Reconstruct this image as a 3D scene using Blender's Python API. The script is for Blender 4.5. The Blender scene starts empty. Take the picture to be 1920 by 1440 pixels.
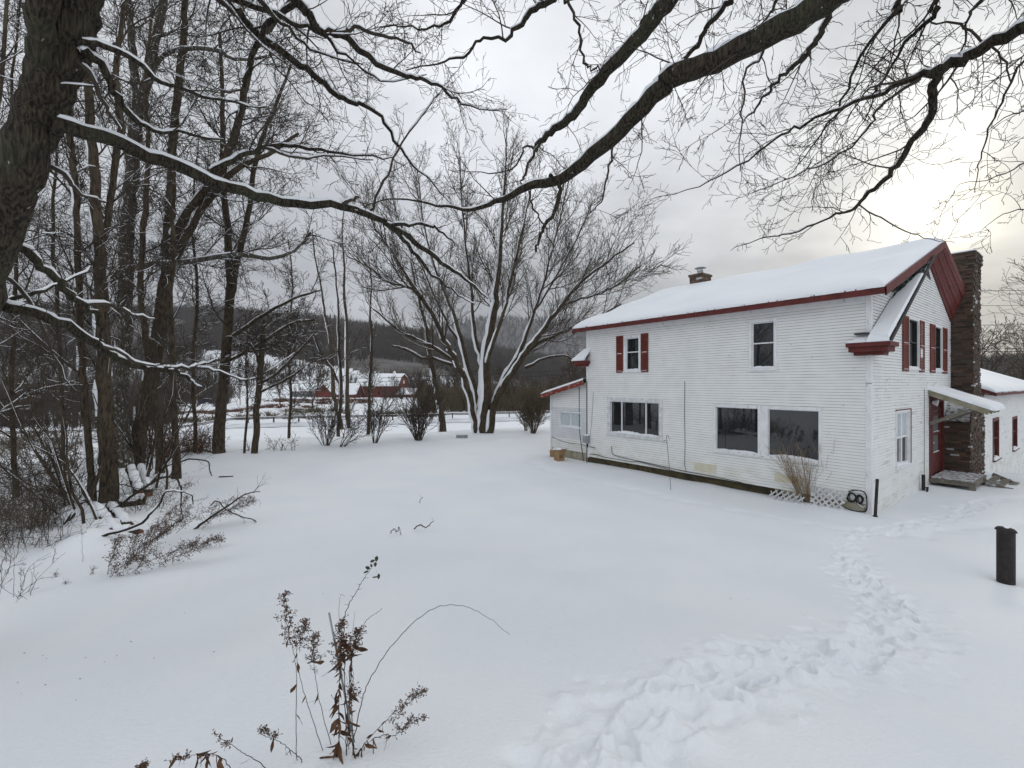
import bpy, bmesh, math, random
import numpy as np
from mathutils import Vector
R = math.radians
random.seed(7); rng = np.random.default_rng(7)
SC = bpy.context.scene; COL = SC.collection

# ---------------------------------------------------------------- camera
CAMZ = 3.2; FOC = 860.0
cam = bpy.data.cameras.new('camera'); camo = bpy.data.objects.new('camera', cam); COL.objects.link(camo)
camo.location = (0, 0, CAMZ); camo.rotation_euler = (R(90), 0, 0)
cam.sensor_width = 36; cam.lens = FOC/1920*36; cam.clip_start = .05; cam.clip_end = 6000
SC.camera = camo
# ---------------------------------------------------------------- sky and sun
SUN = Vector((810, 860, 345)).normalized()
w = bpy.data.worlds.new('World'); SC.world = w; w.use_nodes = True
nt = w.node_tree; nt.nodes.clear()
def N(t, **k):
    n = nt.nodes.new(t)
    for a, b in k.items(): setattr(n, a, b)
    return n
def L(a, b): nt.links.new(a, b)
def M2(op, a, b=None, c=None):
    n = N('ShaderNodeMath', operation=op)
    for i, v in enumerate((a, b, c)):
        if v is None: continue
        if isinstance(v, (int, float)): n.inputs[i].default_value = v
        else: L(v, n.inputs[i])
    return n.outputs[0]
def VM(op, a, b=None):
    n = N('ShaderNodeVectorMath', operation=op)
    for i, v in enumerate((a, b)):
        if v is None: continue
        if isinstance(v, (tuple, Vector)): n.inputs[i].default_value = v
        else: L(v, n.inputs[i])
    return n
def MIXC(f, a, b, bt='MIX'):
    n = N('ShaderNodeMix', data_type='RGBA', blend_type=bt)
    for i, v in ((0, f), (6, a), (7, b)):
        if isinstance(v, (int, float)): n.inputs[i].default_value = v
        elif isinstance(v, tuple): n.inputs[i].default_value = v+(1,)
        else: L(v, n.inputs[i])
    return n.outputs[2]
tc = N('ShaderNodeTexCoord'); dirv = VM('NORMALIZE', tc.outputs['Generated']).outputs[0]
sep = N('ShaderNodeSeparateXYZ'); L(dirv, sep.inputs[0]); el = sep.outputs['Z']
ramp = N('ShaderNodeValToRGB'); L(el, ramp.inputs[0]); cr = ramp.color_ramp
cr.elements[0].position = 0; cr.elements[0].color = (.36,.375,.40,1)
cr.elements[1].position = 1; cr.elements[1].color = (.60,.62,.655,1)
for p, c in ((.12,(.33,.34,.365)), (.26,(.43,.445,.475)), (.45,(.58,.60,.635)), (.6,(.66,.68,.71))):
    e = cr.elements.new(p); e.color = c+(1,)
# cloud sheets, stretched flat towards the horizon
dv = VM('DIVIDE', dirv); cmb = N('ShaderNodeCombineXYZ')
elp = M2('ADD', M2('MAXIMUM', el, 0), .18)
for i in range(3): L(elp if i < 2 else elp, cmb.inputs[i])
L(cmb.outputs[0], dv.inputs[1])
cl = N('ShaderNodeTexNoise'); cl.inputs['Scale'].default_value = .9; cl.inputs['Detail'].default_value = 5; cl.inputs['Roughness'].default_value = .5
L(dv.outputs[0], cl.inputs['Vector'])
cl2 = N('ShaderNodeTexNoise'); cl2.inputs['Scale'].default_value = 2.0; cl2.inputs['Detail'].default_value = 6; L(dv.outputs[0], cl2.inputs['Vector'])
cm = M2('MULTIPLY_ADD', cl2.outputs[0], .6, M2('MULTIPLY', cl.outputs[0], .9))
back = N('ShaderNodeMapRange', interpolation_type='SMOOTHSTEP'); L(sep.outputs['Y'], back.inputs[0]); back.inputs[1].default_value = .25; back.inputs[2].default_value = -.5; back.inputs[3].default_value = 1.0; back.inputs[4].default_value = 1.5  # unseen sky behind the camera, brightness added to light walls and snow
clf = M2('MULTIPLY', M2('MULTIPLY_ADD', cm, 1.45, -.13), back.outputs[0])
# bright overcast towards the sun, plus the veiled disc itself
dt = VM('DOT_PRODUCT', dirv, tuple(SUN)).outputs['Value']; dt = M2('MAXIMUM', dt, 0)
g1 = M2('MULTIPLY', M2('POWER', dt, 6), .10); g2 = M2('MULTIPLY', M2('POWER', dt, 60), .17); g3 = M2('MULTIPLY', M2('POWER', dt, 420), .55)
gsum = M2('MULTIPLY', M2('ADD', g1, M2('ADD', g2, g3)), M2('MULTIPLY_ADD', cl2.outputs[0], 2.2, -.1))
gcol = N('ShaderNodeVectorMath', operation='SCALE'); gcol.inputs[0].default_value = (1.0, .95, .72); L(gsum, gcol.inputs['Scale'])
base = N('ShaderNodeVectorMath', operation='SCALE'); L(ramp.outputs[0], base.inputs[0]); L(clf, base.inputs['Scale'])
tot = VM('ADD', base.outputs[0], gcol.outputs[0])
sky = N('ShaderNodeTexSky', sky_type='NISHITA'); sky.sun_disc = False; sky.sun_elevation = R(16.3); sky.sun_rotation = R(43.3)
bg1 = N('ShaderNodeBackground'); L(sky.outputs[0], bg1.inputs[0]); bg1.inputs[1].default_value = .006
bg2 = N('ShaderNodeBackground'); L(tot.outputs[0], bg2.inputs[0]); bg2.inputs[1].default_value = 1.0
ad = N('ShaderNodeAddShader'); L(bg1.outputs[0], ad.inputs[0]); L(bg2.outputs[0], ad.inputs[1])
wo = N('ShaderNodeOutputWorld'); L(ad.outputs[0], wo.inputs[0])
sun = bpy.data.lights.new('sun', 'SUN'); sun.energy = .5; sun.angle = R(16); sun.color = (1, .94, .82)
suno = bpy.data.objects.new('sun', sun); COL.objects.link(suno); suno.rotation_euler = (-SUN).to_track_quat('-Z', 'Y').to_euler()
vs = SC.view_settings; vs.view_transform = 'Standard'; vs.look = 'None'; vs.gamma = 1; vs.use_curve_mapping = False; vs.exposure = 0.27
SC.cycles.max_bounces = 6; SC.cycles.diffuse_bounces = 3; SC.cycles.glossy_bounces = 3; SC.cycles.transparent_max_bounces = 8

# ---------------------------------------------------------------- materials
def mat(name, c1, c2=None, scale=4, rough=.7, bump=0, bscale=None, detail=5, stretch=(1,1,1), spec=.3, lo=.35, hi=.65, flecks=None, metal=0, layers=None, attr=None):
    global nt
    m = bpy.data.materials.new(name); m.use_nodes = True; nt = m.node_tree
    b = nt.nodes['Principled BSDF']; b.inputs['Roughness'].default_value = rough; b.inputs['Metallic'].default_value = metal
    b.inputs['Specular IOR Level'].default_value = spec
    t = N('ShaderNodeTexCoord'); mp = N('ShaderNodeMapping'); mp.inputs['Scale'].default_value = stretch; L(t.outputs['Object'], mp.inputs[0])
    col = None
    if c2:
        n = N('ShaderNodeTexNoise'); n.inputs['Scale'].default_value = scale; n.inputs['Detail'].default_value = detail; L(mp.outputs[0], n.inputs['Vector'])
        mr = N('ShaderNodeMapRange'); L(n.outputs[0], mr.inputs[0]); mr.inputs[1].default_value = lo; mr.inputs[2].default_value = hi
        col = MIXC(mr.outputs[0], c1, c2)
    for ly in (layers or []):        # (colour, scale, lo, hi, stretch, maxfac, zlo, zhi)
        c, s, l_, h_, st, mf, zl, zh = ly
        mp2 = N('ShaderNodeMapping'); mp2.inputs['Scale'].default_value = st; L(t.outputs['Object'], mp2.inputs[0])
        n = N('ShaderNodeTexNoise'); n.inputs['Scale'].default_value = s; n.inputs['Detail'].default_value = 6; L(mp2.outputs[0], n.inputs['Vector'])
        mr = N('ShaderNodeMapRange'); L(n.outputs[0], mr.inputs[0]); mr.inputs[1].default_value = l_; mr.inputs[2].default_value = h_; mr.inputs[4].default_value = mf
        f = mr.outputs[0]
        if zl is not None:
            sp = N('ShaderNodeSeparateXYZ'); L(t.outputs['Object'], sp.inputs[0])
            mz = N('ShaderNodeMapRange'); L(sp.outputs[2], mz.inputs[0]); mz.inputs[1].default_value = zl; mz.inputs[2].default_value = zh; mz.inputs[3].default_value = 1; mz.inputs[4].default_value = 0
            f = M2('MULTIPLY', f, mz.outputs[0])
        col = MIXC(f, col if col is not None else c1, c)
    if attr:
        a = N('ShaderNodeAttribute', attribute_name=attr); col = MIXC(1.0, col if col is not None else c1, a.outputs['Color'], 'MULTIPLY')
    if col is None: b.inputs['Base Color'].default_value = tuple(c1)+(1,)
    else: L(col, b.inputs['Base Color'])
    if bump:
        n = N('ShaderNodeTexNoise'); n.inputs['Scale'].default_value = bscale or scale*3; n.inputs['Detail'].default_value = 8; L(mp.outputs[0], n.inputs['Vector'])
        bu = N('ShaderNodeBump'); bu.inputs['Strength'].default_value = 1; bu.inputs['Distance'].default_value = bump
        L(n.outputs[0], bu.inputs['Height']); L(bu.outputs[0], b.inputs['Normal'])
    return m
SNOWC = (.80,.83,.865)
MT = {}
MT['snow'] = mat('snow', SNOWC, (.84,.86,.88), .6, .6, .007, 42, spec=.2, detail=8)
MT['forest_floor'] = mat('forest_floor', (.075,.067,.060), (.16,.15,.145), .05, .95, layers=[((.40,.41,.43),.03,.58,.72,(1,1,1),.5,None,None)])
MT['snow_roof'] = mat('snow_roof', SNOWC, (.84,.86,.88), .6, .6, .004, 5, spec=.2)
MT['snow_branch'] = mat('snow_branch', (.84,.86,.89), None, 1, .6, .004, 30, spec=.2)
WZ = (8, 1.2, 1.2)
MT['siding'] = mat('siding', (.80,.81,.80), (.84,.85,.835), 1.5, .45, 0, 12, stretch=(1,1,1), layers=[((.46,.46,.26),2.2,.42,.72,(1,1,2),.7,.1,1.0), ((.55,.50,.48),1.0,.60,.80,(1,.5,5),.25,None,None)])
MT['siding_gable'] = mat('siding_gable', (.76,.77,.765), (.80,.81,.80), 1.5, .5, 0, 12, layers=[((.45,.45,.28),1.6,.48,.75,(1,1,2),.55,.0,1.2), ((.33,.33,.33),1.2,.56,.72,(1,1,9),.5,None,None)])
MT['siding_gray'] = mat('siding_gray', (.62,.63,.65), (.70,.71,.73), 2, .5, layers=[((.42,.44,.24),2.2,.42,.72,(1,1,2),.7,.1,.8)])
MT['snow_patchy'] = mat('snow_patchy', (.62,.64,.66), (.16,.12,.10), 9, .8, .006, 20, lo=.48, hi=.6, stretch=(1,1,2.5))
MT['grime_shade'] = mat('clapboard_grime_shade', (.30,.305,.295), (.52,.53,.51), 3, .8)  # grime and painted joint shadow for the clapboard lips
MT['trim'] = mat('trim', (.72,.73,.74), (.80,.81,.82), 5, .45, layers=[((.35,.34,.32),6,.58,.72,(2,2,.6),.5,None,None)])
MT['trim_old'] = mat('trim_old', (.55,.56,.58), (.74,.75,.76), 7, .6, .002, layers=[((.30,.29,.28),9,.58,.68,(2,2,1),.5,None,None)])
MT['red'] = mat('red_paint', (.085,.018,.017), (.14,.028,.023), 6, .6, .002, 30, layers=[((.20,.09,.07),9,.62,.72,(1,1,3),.4,None,None)])
MT['red_worn'] = mat('red_paint_worn', (.15,.025,.022), (.20,.04,.03), 6, .65, .003, 30, layers=[((.30,.24,.18),5,.55,.62,(1,1,2),.8,None,None)])
MT['red_shutter'] = mat('red_shutter', (.13,.025,.02), (.19,.045,.028), 9, .6, layers=[((.28,.17,.12),14,.62,.7,(1,1,1),.5,None,None)])
MT['red_bright'] = mat('red_barn', (.105,.026,.02), (.155,.038,.028), .5, .8, layers=[((.07,.02,.02),1.2,.5,.7,(8,8,.2),.5,None,None)])
MT['roofdark'] = mat('roof_metal_green', (.012,.025,.022), (.03,.045,.04), 6, .5, layers=[((.5,.55,.56),7,.55,.62,(1,6,1),.8,None,None)])
MT['glass'] = mat('window_glass', (.012,.014,.016), (.02,.022,.024), 2, .02, spec=.9)
MT['glass_screen'] = mat('door_screen', (.13,.13,.13), (.17,.17,.165), 20, .7)
MT['curtain'] = mat('curtain', (.42,.47,.50), (.55,.60,.62), 12, .8, stretch=(3,3,.5))
MT['dark'] = mat('dark_metal', (.018,.016,.016), (.035,.028,.026), 12, .6, .001)
MT['cable'] = mat('cable_rubber', (.012,.012,.012), None, rough=.5)
MT['gray_metal'] = mat('gray_metal', (.22,.24,.26), (.32,.34,.36), 10, .5)
MT['foundation'] = mat('foundation', (.035,.032,.018), (.085,.07,.035), 3, .9, .01, layers=[((.10,.07,.03),6,.5,.6,(1,1,1),.7,None,None)])
MT['plank'] = mat('old_plank', (.12,.105,.08), (.22,.20,.17), 4, .8, .003, stretch=(1,8,8), layers=[((.55,.57,.58),5,.60,.68,(1,1,1),.8,None,None)])
MT['board'] = mat('weathered_board', (.25,.23,.16), (.38,.36,.28), 4, .8, .002)
MT['hatch'] = mat('wood_hatch', (.58,.55,.42), (.66,.63,.50), 6, .7)
MT['brick'] = mat('brick', (1,1,1), (.72,.72,.72), 25, .85, .004, 60, attr='Col')
MT['cardboard'] = mat('cardboard', (.27,.17,.09), (.34,.22,.12), 3, .8)
MT['ink'] = mat('print_ink', (.05,.035,.03), None, rough=.8)
MT['bark'] = mat('bark', (.016,.013,.010), (.092,.075,.050), 46, .95, .09, 46, lo=.38, hi=.64, stretch=(1.3,1.3,.13), layers=[((.075,.085,.05),2.2,.5,.7,(1,1,1),.45,None,None), ((.75,.78,.80),28,.70,.73,(1,1,.5),.8,None,None)])
MT['bark_mid'] = mat('bark_mid', (.022,.016,.011), (.088,.064,.041), 16, .95, .04, 16, lo=.38, hi=.62, stretch=(1.3,1.3,.25), layers=[((.12,.105,.07),2,.5,.7,(1,1,.5),.4,None,None)])
MT['bark_pale'] = mat('bark_pale', (.035,.03,.023), (.12,.11,.088), 14, .95, .03, 14, stretch=(1.2,1.2,.3), layers=[((.55,.57,.57),13,.60,.64,(1,1,.6),.75,None,None)])
MT['twig'] = mat('twig', (.034,.027,.021), (.066,.052,.038), 2, .85)
MT['twig_tan'] = mat('twig_tan', (.070,.055,.036), (.13,.105,.068), 2, .85)
MT['twig_red'] = mat('twig_red', (.085,.040,.026), (.15,.075,.045), 2, .85)
MT['stem_tan'] = mat('stem_tan', (.22,.14,.08), (.32,.22,.13), 5, .8)
MT['seed'] = mat('seed_heads', (.07,.038,.024), (.19,.105,.065), 30, .9)
MT['deadleaf'] = mat('dead_leaf', (.045,.024,.014), (.15,.075,.038), 25, .8)
MT['greenleaf'] = mat('green_leaf', (.022,.035,.018), (.05,.06,.03), 20, .6)
MT['forest'] = mat('forest_wood', (.045,.037,.031), (.085,.070,.058), .02, .95)
MT['conifer'] = mat('conifer', (.018,.024,.017), (.030,.038,.026), .05, .95)
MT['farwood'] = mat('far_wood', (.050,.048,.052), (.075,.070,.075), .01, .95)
MT['road'] = mat('road_snow', (.50,.52,.56), (.72,.74,.78), .4, .8, .01, 3, stretch=(1,1,1), layers=[((.30,.30,.30),.8,.55,.7,(.1,4,1),.5,None,None)])
MT['guard'] = mat('guardrail_metal', (.05,.045,.04), (.10,.09,.08), 3, .7)
MT['tube'] = mat('plastic_tube', (.20,.24,.25), (.28,.32,.33), 8, .4)
MT['wood_end'] = mat('cut_wood', (.10,.04,.03), (.2,.09,.06), 6, .8, .003)
MT['sign_red'] = mat('sign_red', (.45,.03,.03), None, rough=.4)
MT['car_blue'] = mat('car_blue', (.02,.035,.09), (.03,.05,.12), 2, .3, spec=.6)
MT['gray_barn'] = mat('gray_barn', (.16,.17,.175), (.22,.23,.235), .6, .8)

MT['glass_dark'] = mat('window_glass_dark', (.010,.014,.014), (.02,.026,.026), 2, .12, spec=.12)
MT['twig_pale'] = mat('twig_pale', (.075,.064,.052), (.135,.118,.098), 2, .85)
hz = bpy.data.materials.new('haze'); hz.use_nodes = True; hn = hz.node_tree; hn.nodes.clear(); hv = hn.nodes.new('ShaderNodeVolumePrincipled'); ho = hn.nodes.new('ShaderNodeOutputMaterial')
hv.inputs['Color'].default_value = (.93,.95,1,1); hv.inputs['Density'].default_value = .00022; hn.links.new(hv.outputs[0], ho.inputs['Volume']); MT['haze'] = hz
# ---------------------------------------------------------------- mesh helpers
class MB:
    def __init__(s): s.v = []; s.f = []; s.c = []
    def quad(s, a, b, c, d, col=None):
        i = len(s.v); s.v += [a, b, c, d]; s.f.append((i, i+1, i+2, i+3)); s.c.append(col)
    def poly(s, pts, col=None):
        i = len(s.v); s.v += list(pts); s.f.append(tuple(range(i, i+len(pts)))); s.c.append(col)
    def box(s, x0, x1, y0, y1, z0, z1, col=None, fn=None):
        p = [(x, y, z) for z in (z0, z1) for y in (y0, y1) for x in (x0, x1)]
        if fn: p = [fn(q) for q in p]
        i = len(s.v); s.v += p
        for f in ((0,2,3,1),(4,5,7,6),(0,1,5,4),(2,6,7,3),(0,4,6,2),(1,3,7,5)): s.f.append(tuple(i+k for k in f)); s.c.append(col)
    def beam(s, a, b, wd, h, col=None):            # bar from a to b, width across, height
        a = Vector(a); b = Vector(b); d = (b-a).normalized(); up = Vector((0,0,1)) if abs(d.z) < .95 else Vector((1,0,0))
        sd = d.cross(up).normalized()*wd/2; u = sd.cross(d).normalized()*h/2
        i = len(s.v); s.v += [tuple(q+x*sd+y*u) for q in (a, b) for x, y in ((-1,-1),(1,-1),(1,1),(-1,1))]
        for f in ((0,1,2,3),(7,6,5,4),(0,4,5,1),(1,5,6,2),(2,6,7,3),(3,7,4,0)): s.f.append(tuple(i+k for k in f)); s.c.append(col)
    def tube(s, pts, r, n=8, closed=False):
        v, f = tube_arrays([pts], [r if hasattr(r, '__len__') else [r]*len(pts)], n)
        i = len(s.v); s.v += [tuple(q) for q in v]; 
        for q in f: s.f.append(tuple(int(i+k) for k in q)); s.c.append(None)
        m = len(pts)-1
        s.f.append(tuple(i+k for k in range(n))[::-1]); s.c.append(None); s.f.append(tuple(i+m*n+k for k in range(n))); s.c.append(None)
    def build(s, name, m, parent=None, bevel=0, smooth=False, recalc=True):
        me = bpy.data.meshes.new(name); me.from_pydata([tuple(map(float, p)) for p in s.v], [], s.f)
        if any(c is not None for c in s.c):
            ca = me.color_attributes.new('Col', 'FLOAT_COLOR', 'CORNER'); arr = []
            for p, c in zip(s.f, s.c): arr += list((c or (1,1,1))+(1,))*len(p)
            ca.data.foreach_set('color', arr)
        me.materials.append(MT[m])
        if recalc:
            bm = bmesh.new(); bm.from_mesh(me); bmesh.ops.recalc_face_normals(bm, faces=bm.faces); bm.to_mesh(me); bm.free()
        if smooth: me.polygons.foreach_set('use_smooth', [True]*len(me.polygons))
        o = bpy.data.objects.new(name, me); COL.objects.link(o)
        if parent: o.parent = parent
        if bevel:
            b = o.modifiers.new('bevel', 'BEVEL'); b.width = bevel; b.segments = 2; b.limit_method = 'ANGLE'
        return o
def tube_arrays(P, Rr, n):
    P = np.asarray(P, float); Rr = np.asarray(Rr, float)
    B, m, _ = P.shape
    T = np.gradient(P, axis=1); T /= np.linalg.norm(T, axis=2, keepdims=True)+1e-9
    mean = T.mean(1); ref = np.zeros((B, 3)); ref[np.arange(B), np.argmin(np.abs(mean), axis=1)] = 1
    ref = ref[:, None, :]
    n1 = ref-(ref*T).sum(2, keepdims=True)*T; n1 /= np.linalg.norm(n1, axis=2, keepdims=True)+1e-9
    n2 = np.cross(T, n1)
    a = np.arange(n)*2*math.pi/n
    V = P[:, :, None, :]+Rr[:, :, None, None]*(np.cos(a)[None, None, :, None]*n1[:, :, None, :]+np.sin(a)[None, None, :, None]*n2[:, :, None, :])
    idx = np.arange(B*m*n).reshape(B, m, n); nx = np.roll(idx, -1, axis=2)
    F = np.stack([idx[:, :-1], nx[:, :-1], nx[:, 1:], idx[:, 1:]], -1).reshape(-1, 4)
    return V.reshape(-1, 3), F
def np_mesh(name, chunks, m, parent=None, smooth=True):
    nv = sum(len(c[0]) for c in chunks); 
    if nv == 0: chunks = [(np.zeros((3, 3)), np.array([[0,1,2]]))]
    vs_, li, ls = [], [], []; off = 0
    for v, f in chunks:
        vs_.append(v); li.append((f+off).ravel()); ls.append(np.full(len(f), f.shape[1])); off += len(v)
    V = np.concatenate(vs_).astype(np.float32); LI = np.concatenate(li).astype(np.int32); LS = np.concatenate(ls)
    st = np.concatenate([[0], np.cumsum(LS)[:-1]]).astype(np.int32)
    me = bpy.data.meshes.new(name); me.vertices.add(len(V)); me.vertices.foreach_set('co', V.ravel())
    me.loops.add(len(LI)); me.loops.foreach_set('vertex_index', LI)
    me.polygons.add(len(st)); me.polygons.foreach_set('loop_start', st)
    if smooth: me.polygons.foreach_set('use_smooth', np.ones(len(st), bool))
    me.update(calc_edges=True); me.validate()
    me.materials.append(MT[m]); o = bpy.data.objects.new(name, me); COL.objects.link(o)
    if parent: o.parent = parent
    return o
def branch_chunks(brs, big=6, small=3):
    groups = {}
    for p, r in brs:
        s = 12 if r[0] > .10 else 8 if r[0] > .035 else 5 if r[0] > .012 else small
        groups.setdefault((len(p), s), []).append((p, r))
    return [tube_arrays([q[0] for q in g], [q[1] for q in g], k[1]) for k, g in groups.items()]
def tag(o, label=None, cat=None, group=None, kind=None):
    if label: o['label'] = label
    if cat: o['category'] = cat
    if group: o['group'] = group
    if kind: o['kind'] = kind
    return o
def thing(name, label, cat, loc=(0,0,0), rz=0, group=None):
    o = bpy.data.objects.new(name, None); COL.objects.link(o); o.location = loc; o.rotation_euler = (0, 0, rz)
    o.empty_display_size = .2
    return tag(o, label, cat, group)
def px(x, y, Y): return Vector(((x-960)/FOC*Y, Y, CAMZ+(720-y)/FOC*Y))

# ---------------------------------------------------------------- terrain height
def sst(x, a, b):
    t = np.clip((x-a)/(b-a), 0, 1); return t*t*(3-2*t)
RIDGE_K = (np.array([-900,-300,0,150,300,420,560,700,800,860,900,960,1100,1250,1500,1850,1920,2300,3000])-960)/FOC
RIDGE_Y = np.array([560,560,565,570,575,575,592,612,630,640,650,665,690,700,700,676,672,665,660])
FAR_Y = np.array([640,640,640,640,640,640,640,640,625,612,604,600,606,620,650,690,690,690,690])
def H(x, y):
    x = np.asarray(x, float); y = np.asarray(y, float)
    r = np.sqrt(x*x+y*y)
    z = 1.62*(1-sst(r, -2.0, 12.5))+.0*x
    z = z*(1-.25*sst(-x, 1, 9)) 
    # bank falling away on the far left
    z = z-1.3*sst(-x-.45*y, 7.5, 20)
    # crest of the lawn and drop to the road
    cy = np.interp((x/np.maximum(y, 1)), [-1.2,-.73,-.63,-.42,-.2,-.07,.08,.6,2], [19,20.5,21.2,23.7,26,29,31,44,60])
    z = z-2.0*sst(y, cy, cy+26)*sst(y, 8, 14)
    z = z-1.7*sst(.8*(x-8.76)+.6*(y-11.2), 7, 26)*sst(x, 8, 12)*(1-sst(y, 24, 50))
    k = x/np.maximum(y, 1)
    kk = np.clip(k, RIDGE_K[0], RIDGE_K[-1]); front = sst(y, 1, 30)
    rz = (720-np.interp(kk, RIDGE_K, RIDGE_Y))/FOC
    rr = y
    z = z+front*(CAMZ+2+rz*560)*sst(rr, 210, 640)*(1-.75*sst(rr, 640, 900))
    fz = (720-np.interp(kk, RIDGE_K, FAR_Y))/FOC
    z = z+front*np.maximum(0, (CAMZ+fz*1500))*sst(rr, 980, 1560)
    # field slope lumps far off
    z = z+front*sst(rr, 200, 330)*3*np.sin(x*.013+1)*np.sin(y*.011)
    z = z+.03*np.sin(x*.9+.4)*np.sin(y*.7)+.02*np.sin(x*2.1+y*1.3)
    return z
def h(x, y): return float(H(x, y))
def gnd(x, y, lo=1.0, hi=400):
    Y = lo
    while Y < hi:
        if CAMZ+(720-y)/FOC*Y < h((x-960)/FOC*Y, Y): break
        Y *= 1.004
    X = (x-960)/FOC*Y
    return Vector((X, Y, h(X, Y)))
def on(x, y, dz=0): return Vector((x, y, h(x, y)+dz))
# ---------------------------------------------------------------- ground sheet with the trodden trail
def ground():
    rad = np.concatenate([[.01, .3], np.geomspace(.8, 40, 900), np.geomspace(40.6, 3000, 190)])
    ang = np.concatenate([np.linspace(-180, -64, 30)[:-1], np.linspace(-64, 64, 1000), np.linspace(64, 180, 30)[1:-1]])
    A = np.radians(ang); RR, AA = np.meshgrid(rad, A, indexing='ij')
    X = RR*np.sin(AA); Y = RR*np.cos(AA); Z = H(X, Y)
    def stamp(x, y, rr, fn):
        r = math.hypot(x, y); a = math.atan2(x, y); da = rr/r
        i0, i1 = np.searchsorted(rad, [r-rr, r+rr]); j0, j1 = np.searchsorted(A, [a-da, a+da])
        if i1 <= i0 or j1 <= j0: return
        dx = X[i0:i1, j0:j1]-x; dy = Y[i0:i1, j0:j1]-y
        Z[i0:i1, j0:j1] += fn(dx, dy)
    tr = [(1090,1500),(1175,1395),(1300,1323),(1431,1270),(1575,1232),(1665,1200),(1690,1165),(1647,1115),(1604,1070),(1592,1030),(1618,1000),(1719,982),(1800,965),(1846,938)]
    P = [gnd(*p) for p in tr]
    pts = []
    for a, b in zip(P, P[1:]):
        n = max(2, int((b-a).length/.05))
        pts += [(a.lerp(b, i/n), (b-a).normalized()) for i in range(n)]
    rg = random.Random(3); dist = 0
    for i, (p, d) in enumerate(pts):
        sd = Vector((-d.y, d.x, 0)); far = p.y > 8
        for q in range(38 if not far else 9):              # scuffed, broken crust
            o = rg.gauss(0, .20 if not far else .15); c = p+sd*o+d*rg.uniform(-.06, .06); s = rg.choice((rg.uniform(.008, .02), rg.uniform(.010, .028), rg.uniform(.03, .08))); am = rg.gauss(-.03, .27)*s
            stamp(c.x, c.y, s*3, lambda dx, dy: am*np.exp(-(dx*dx+dy*dy)/(s*s)))
        if i % 4 == 0:                                      # footprints
            side = 1 if (i//4) % 2 else -1
            for tw in range(1 if far else 2):
                c = p+sd*(side*rg.uniform(.04, .20))+d*rg.uniform(-.1, .1); an = math.atan2(d.y, d.x)+rg.gauss(0, .35); ca, sa = math.cos(an), math.sin(an)
                dep = rg.choice((rg.uniform(.01, .035), rg.uniform(.01, .035), rg.uniform(.03, .065)))*(1 if not far else .7); l1, w1 = rg.uniform(.09, .14), rg.uniform(.045, .07)
                def foot(dx, dy):
                    u = (dx*ca+dy*sa)/l1; v = (-dx*sa+dy*ca)/w1; q = np.sqrt(u*u+v*v)
                    return -dep*(1-sst(q, .8, 1.1))+dep*.3*np.exp(-((q-1.4)/.25)**2)
                stamp(c.x, c.y, .42, foot)
    # faint older track along the house front, and towards the wing
    for tr2, am in (([(985,865),(1040,885),(1130,905),(1260,935),(1400,962),(1520,985),(1610,1000)], .035), ([(1618,1000),(1740,1000),(1850,985),(1960,975)], .045), ([(1800,960),(1830,945),(1880,935),(1960,925)], .03)):
        Q = [gnd(*p) for p in tr2]
        for a, b in zip(Q, Q[1:]):
            n = max(2, int((b-a).length/.09))
            for i in range(n):
                c = a.lerp(b, i/n); s = rg.uniform(.1, .2); ox, oy = rg.gauss(0, .1), rg.gauss(0, .1); m_ = am*rg.uniform(.15, .6)
                stamp(c.x+ox, c.y+oy, s*2.5, lambda dx, dy: -m_*np.exp(-(dx*dx+dy*dy)/(s*s)))
    # drifts and wind scoops
    for _ in range(260):
        yy = rg.uniform(2, 24); xx = rg.uniform(-.9, .75)*yy; s = rg.uniform(.5, 1.8); m_ = rg.gauss(0, .018)
        el_ = rg.uniform(1.5, 3)
        stamp(xx, yy, s*3, lambda dx, dy: m_*np.exp(-((dx+dy*.4)**2/(s*s*el_)+(dy-dx*.4)**2/(s*s))*1.2))
    for cx, cy_, rr, am in [(x, y, r, a) for (x, y, r, a) in HOLLOWS]:
        stamp(cx, cy_, rr*3, lambda dx, dy: -am*np.exp(-(dx*dx+dy*dy)/(rr*rr)))
    nr, na = Z.shape; idx = np.arange(nr*na).reshape(nr, na); nx = np.roll(idx, -1, 1)
    F = np.stack([idx[:-1], idx[1:], nx[1:], nx[:-1]], -1).reshape(-1, 4)
    o = np_mesh('snow_ground', [(np.stack([X, Y, Z], -1).reshape(-1, 3), F)], 'snow')
    o.data.materials.append(MT['forest_floor'])
    cx_ = X[:-1].ravel(); cy2 = Y[:-1].ravel(); kf = cx_/np.maximum(cy2, 1)
    field = (cy2 < 345+25*np.sin(cx_*.02)) & (kf > -.68) & (kf < -.34)
    m1 = (cy2 > 320) & ~field
    if len(o.data.polygons) == len(m1): o.data.polygons.foreach_set('material_index', m1.astype(np.int32))
    return tag(o, kind='structure')
HOLLOWS = []

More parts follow.
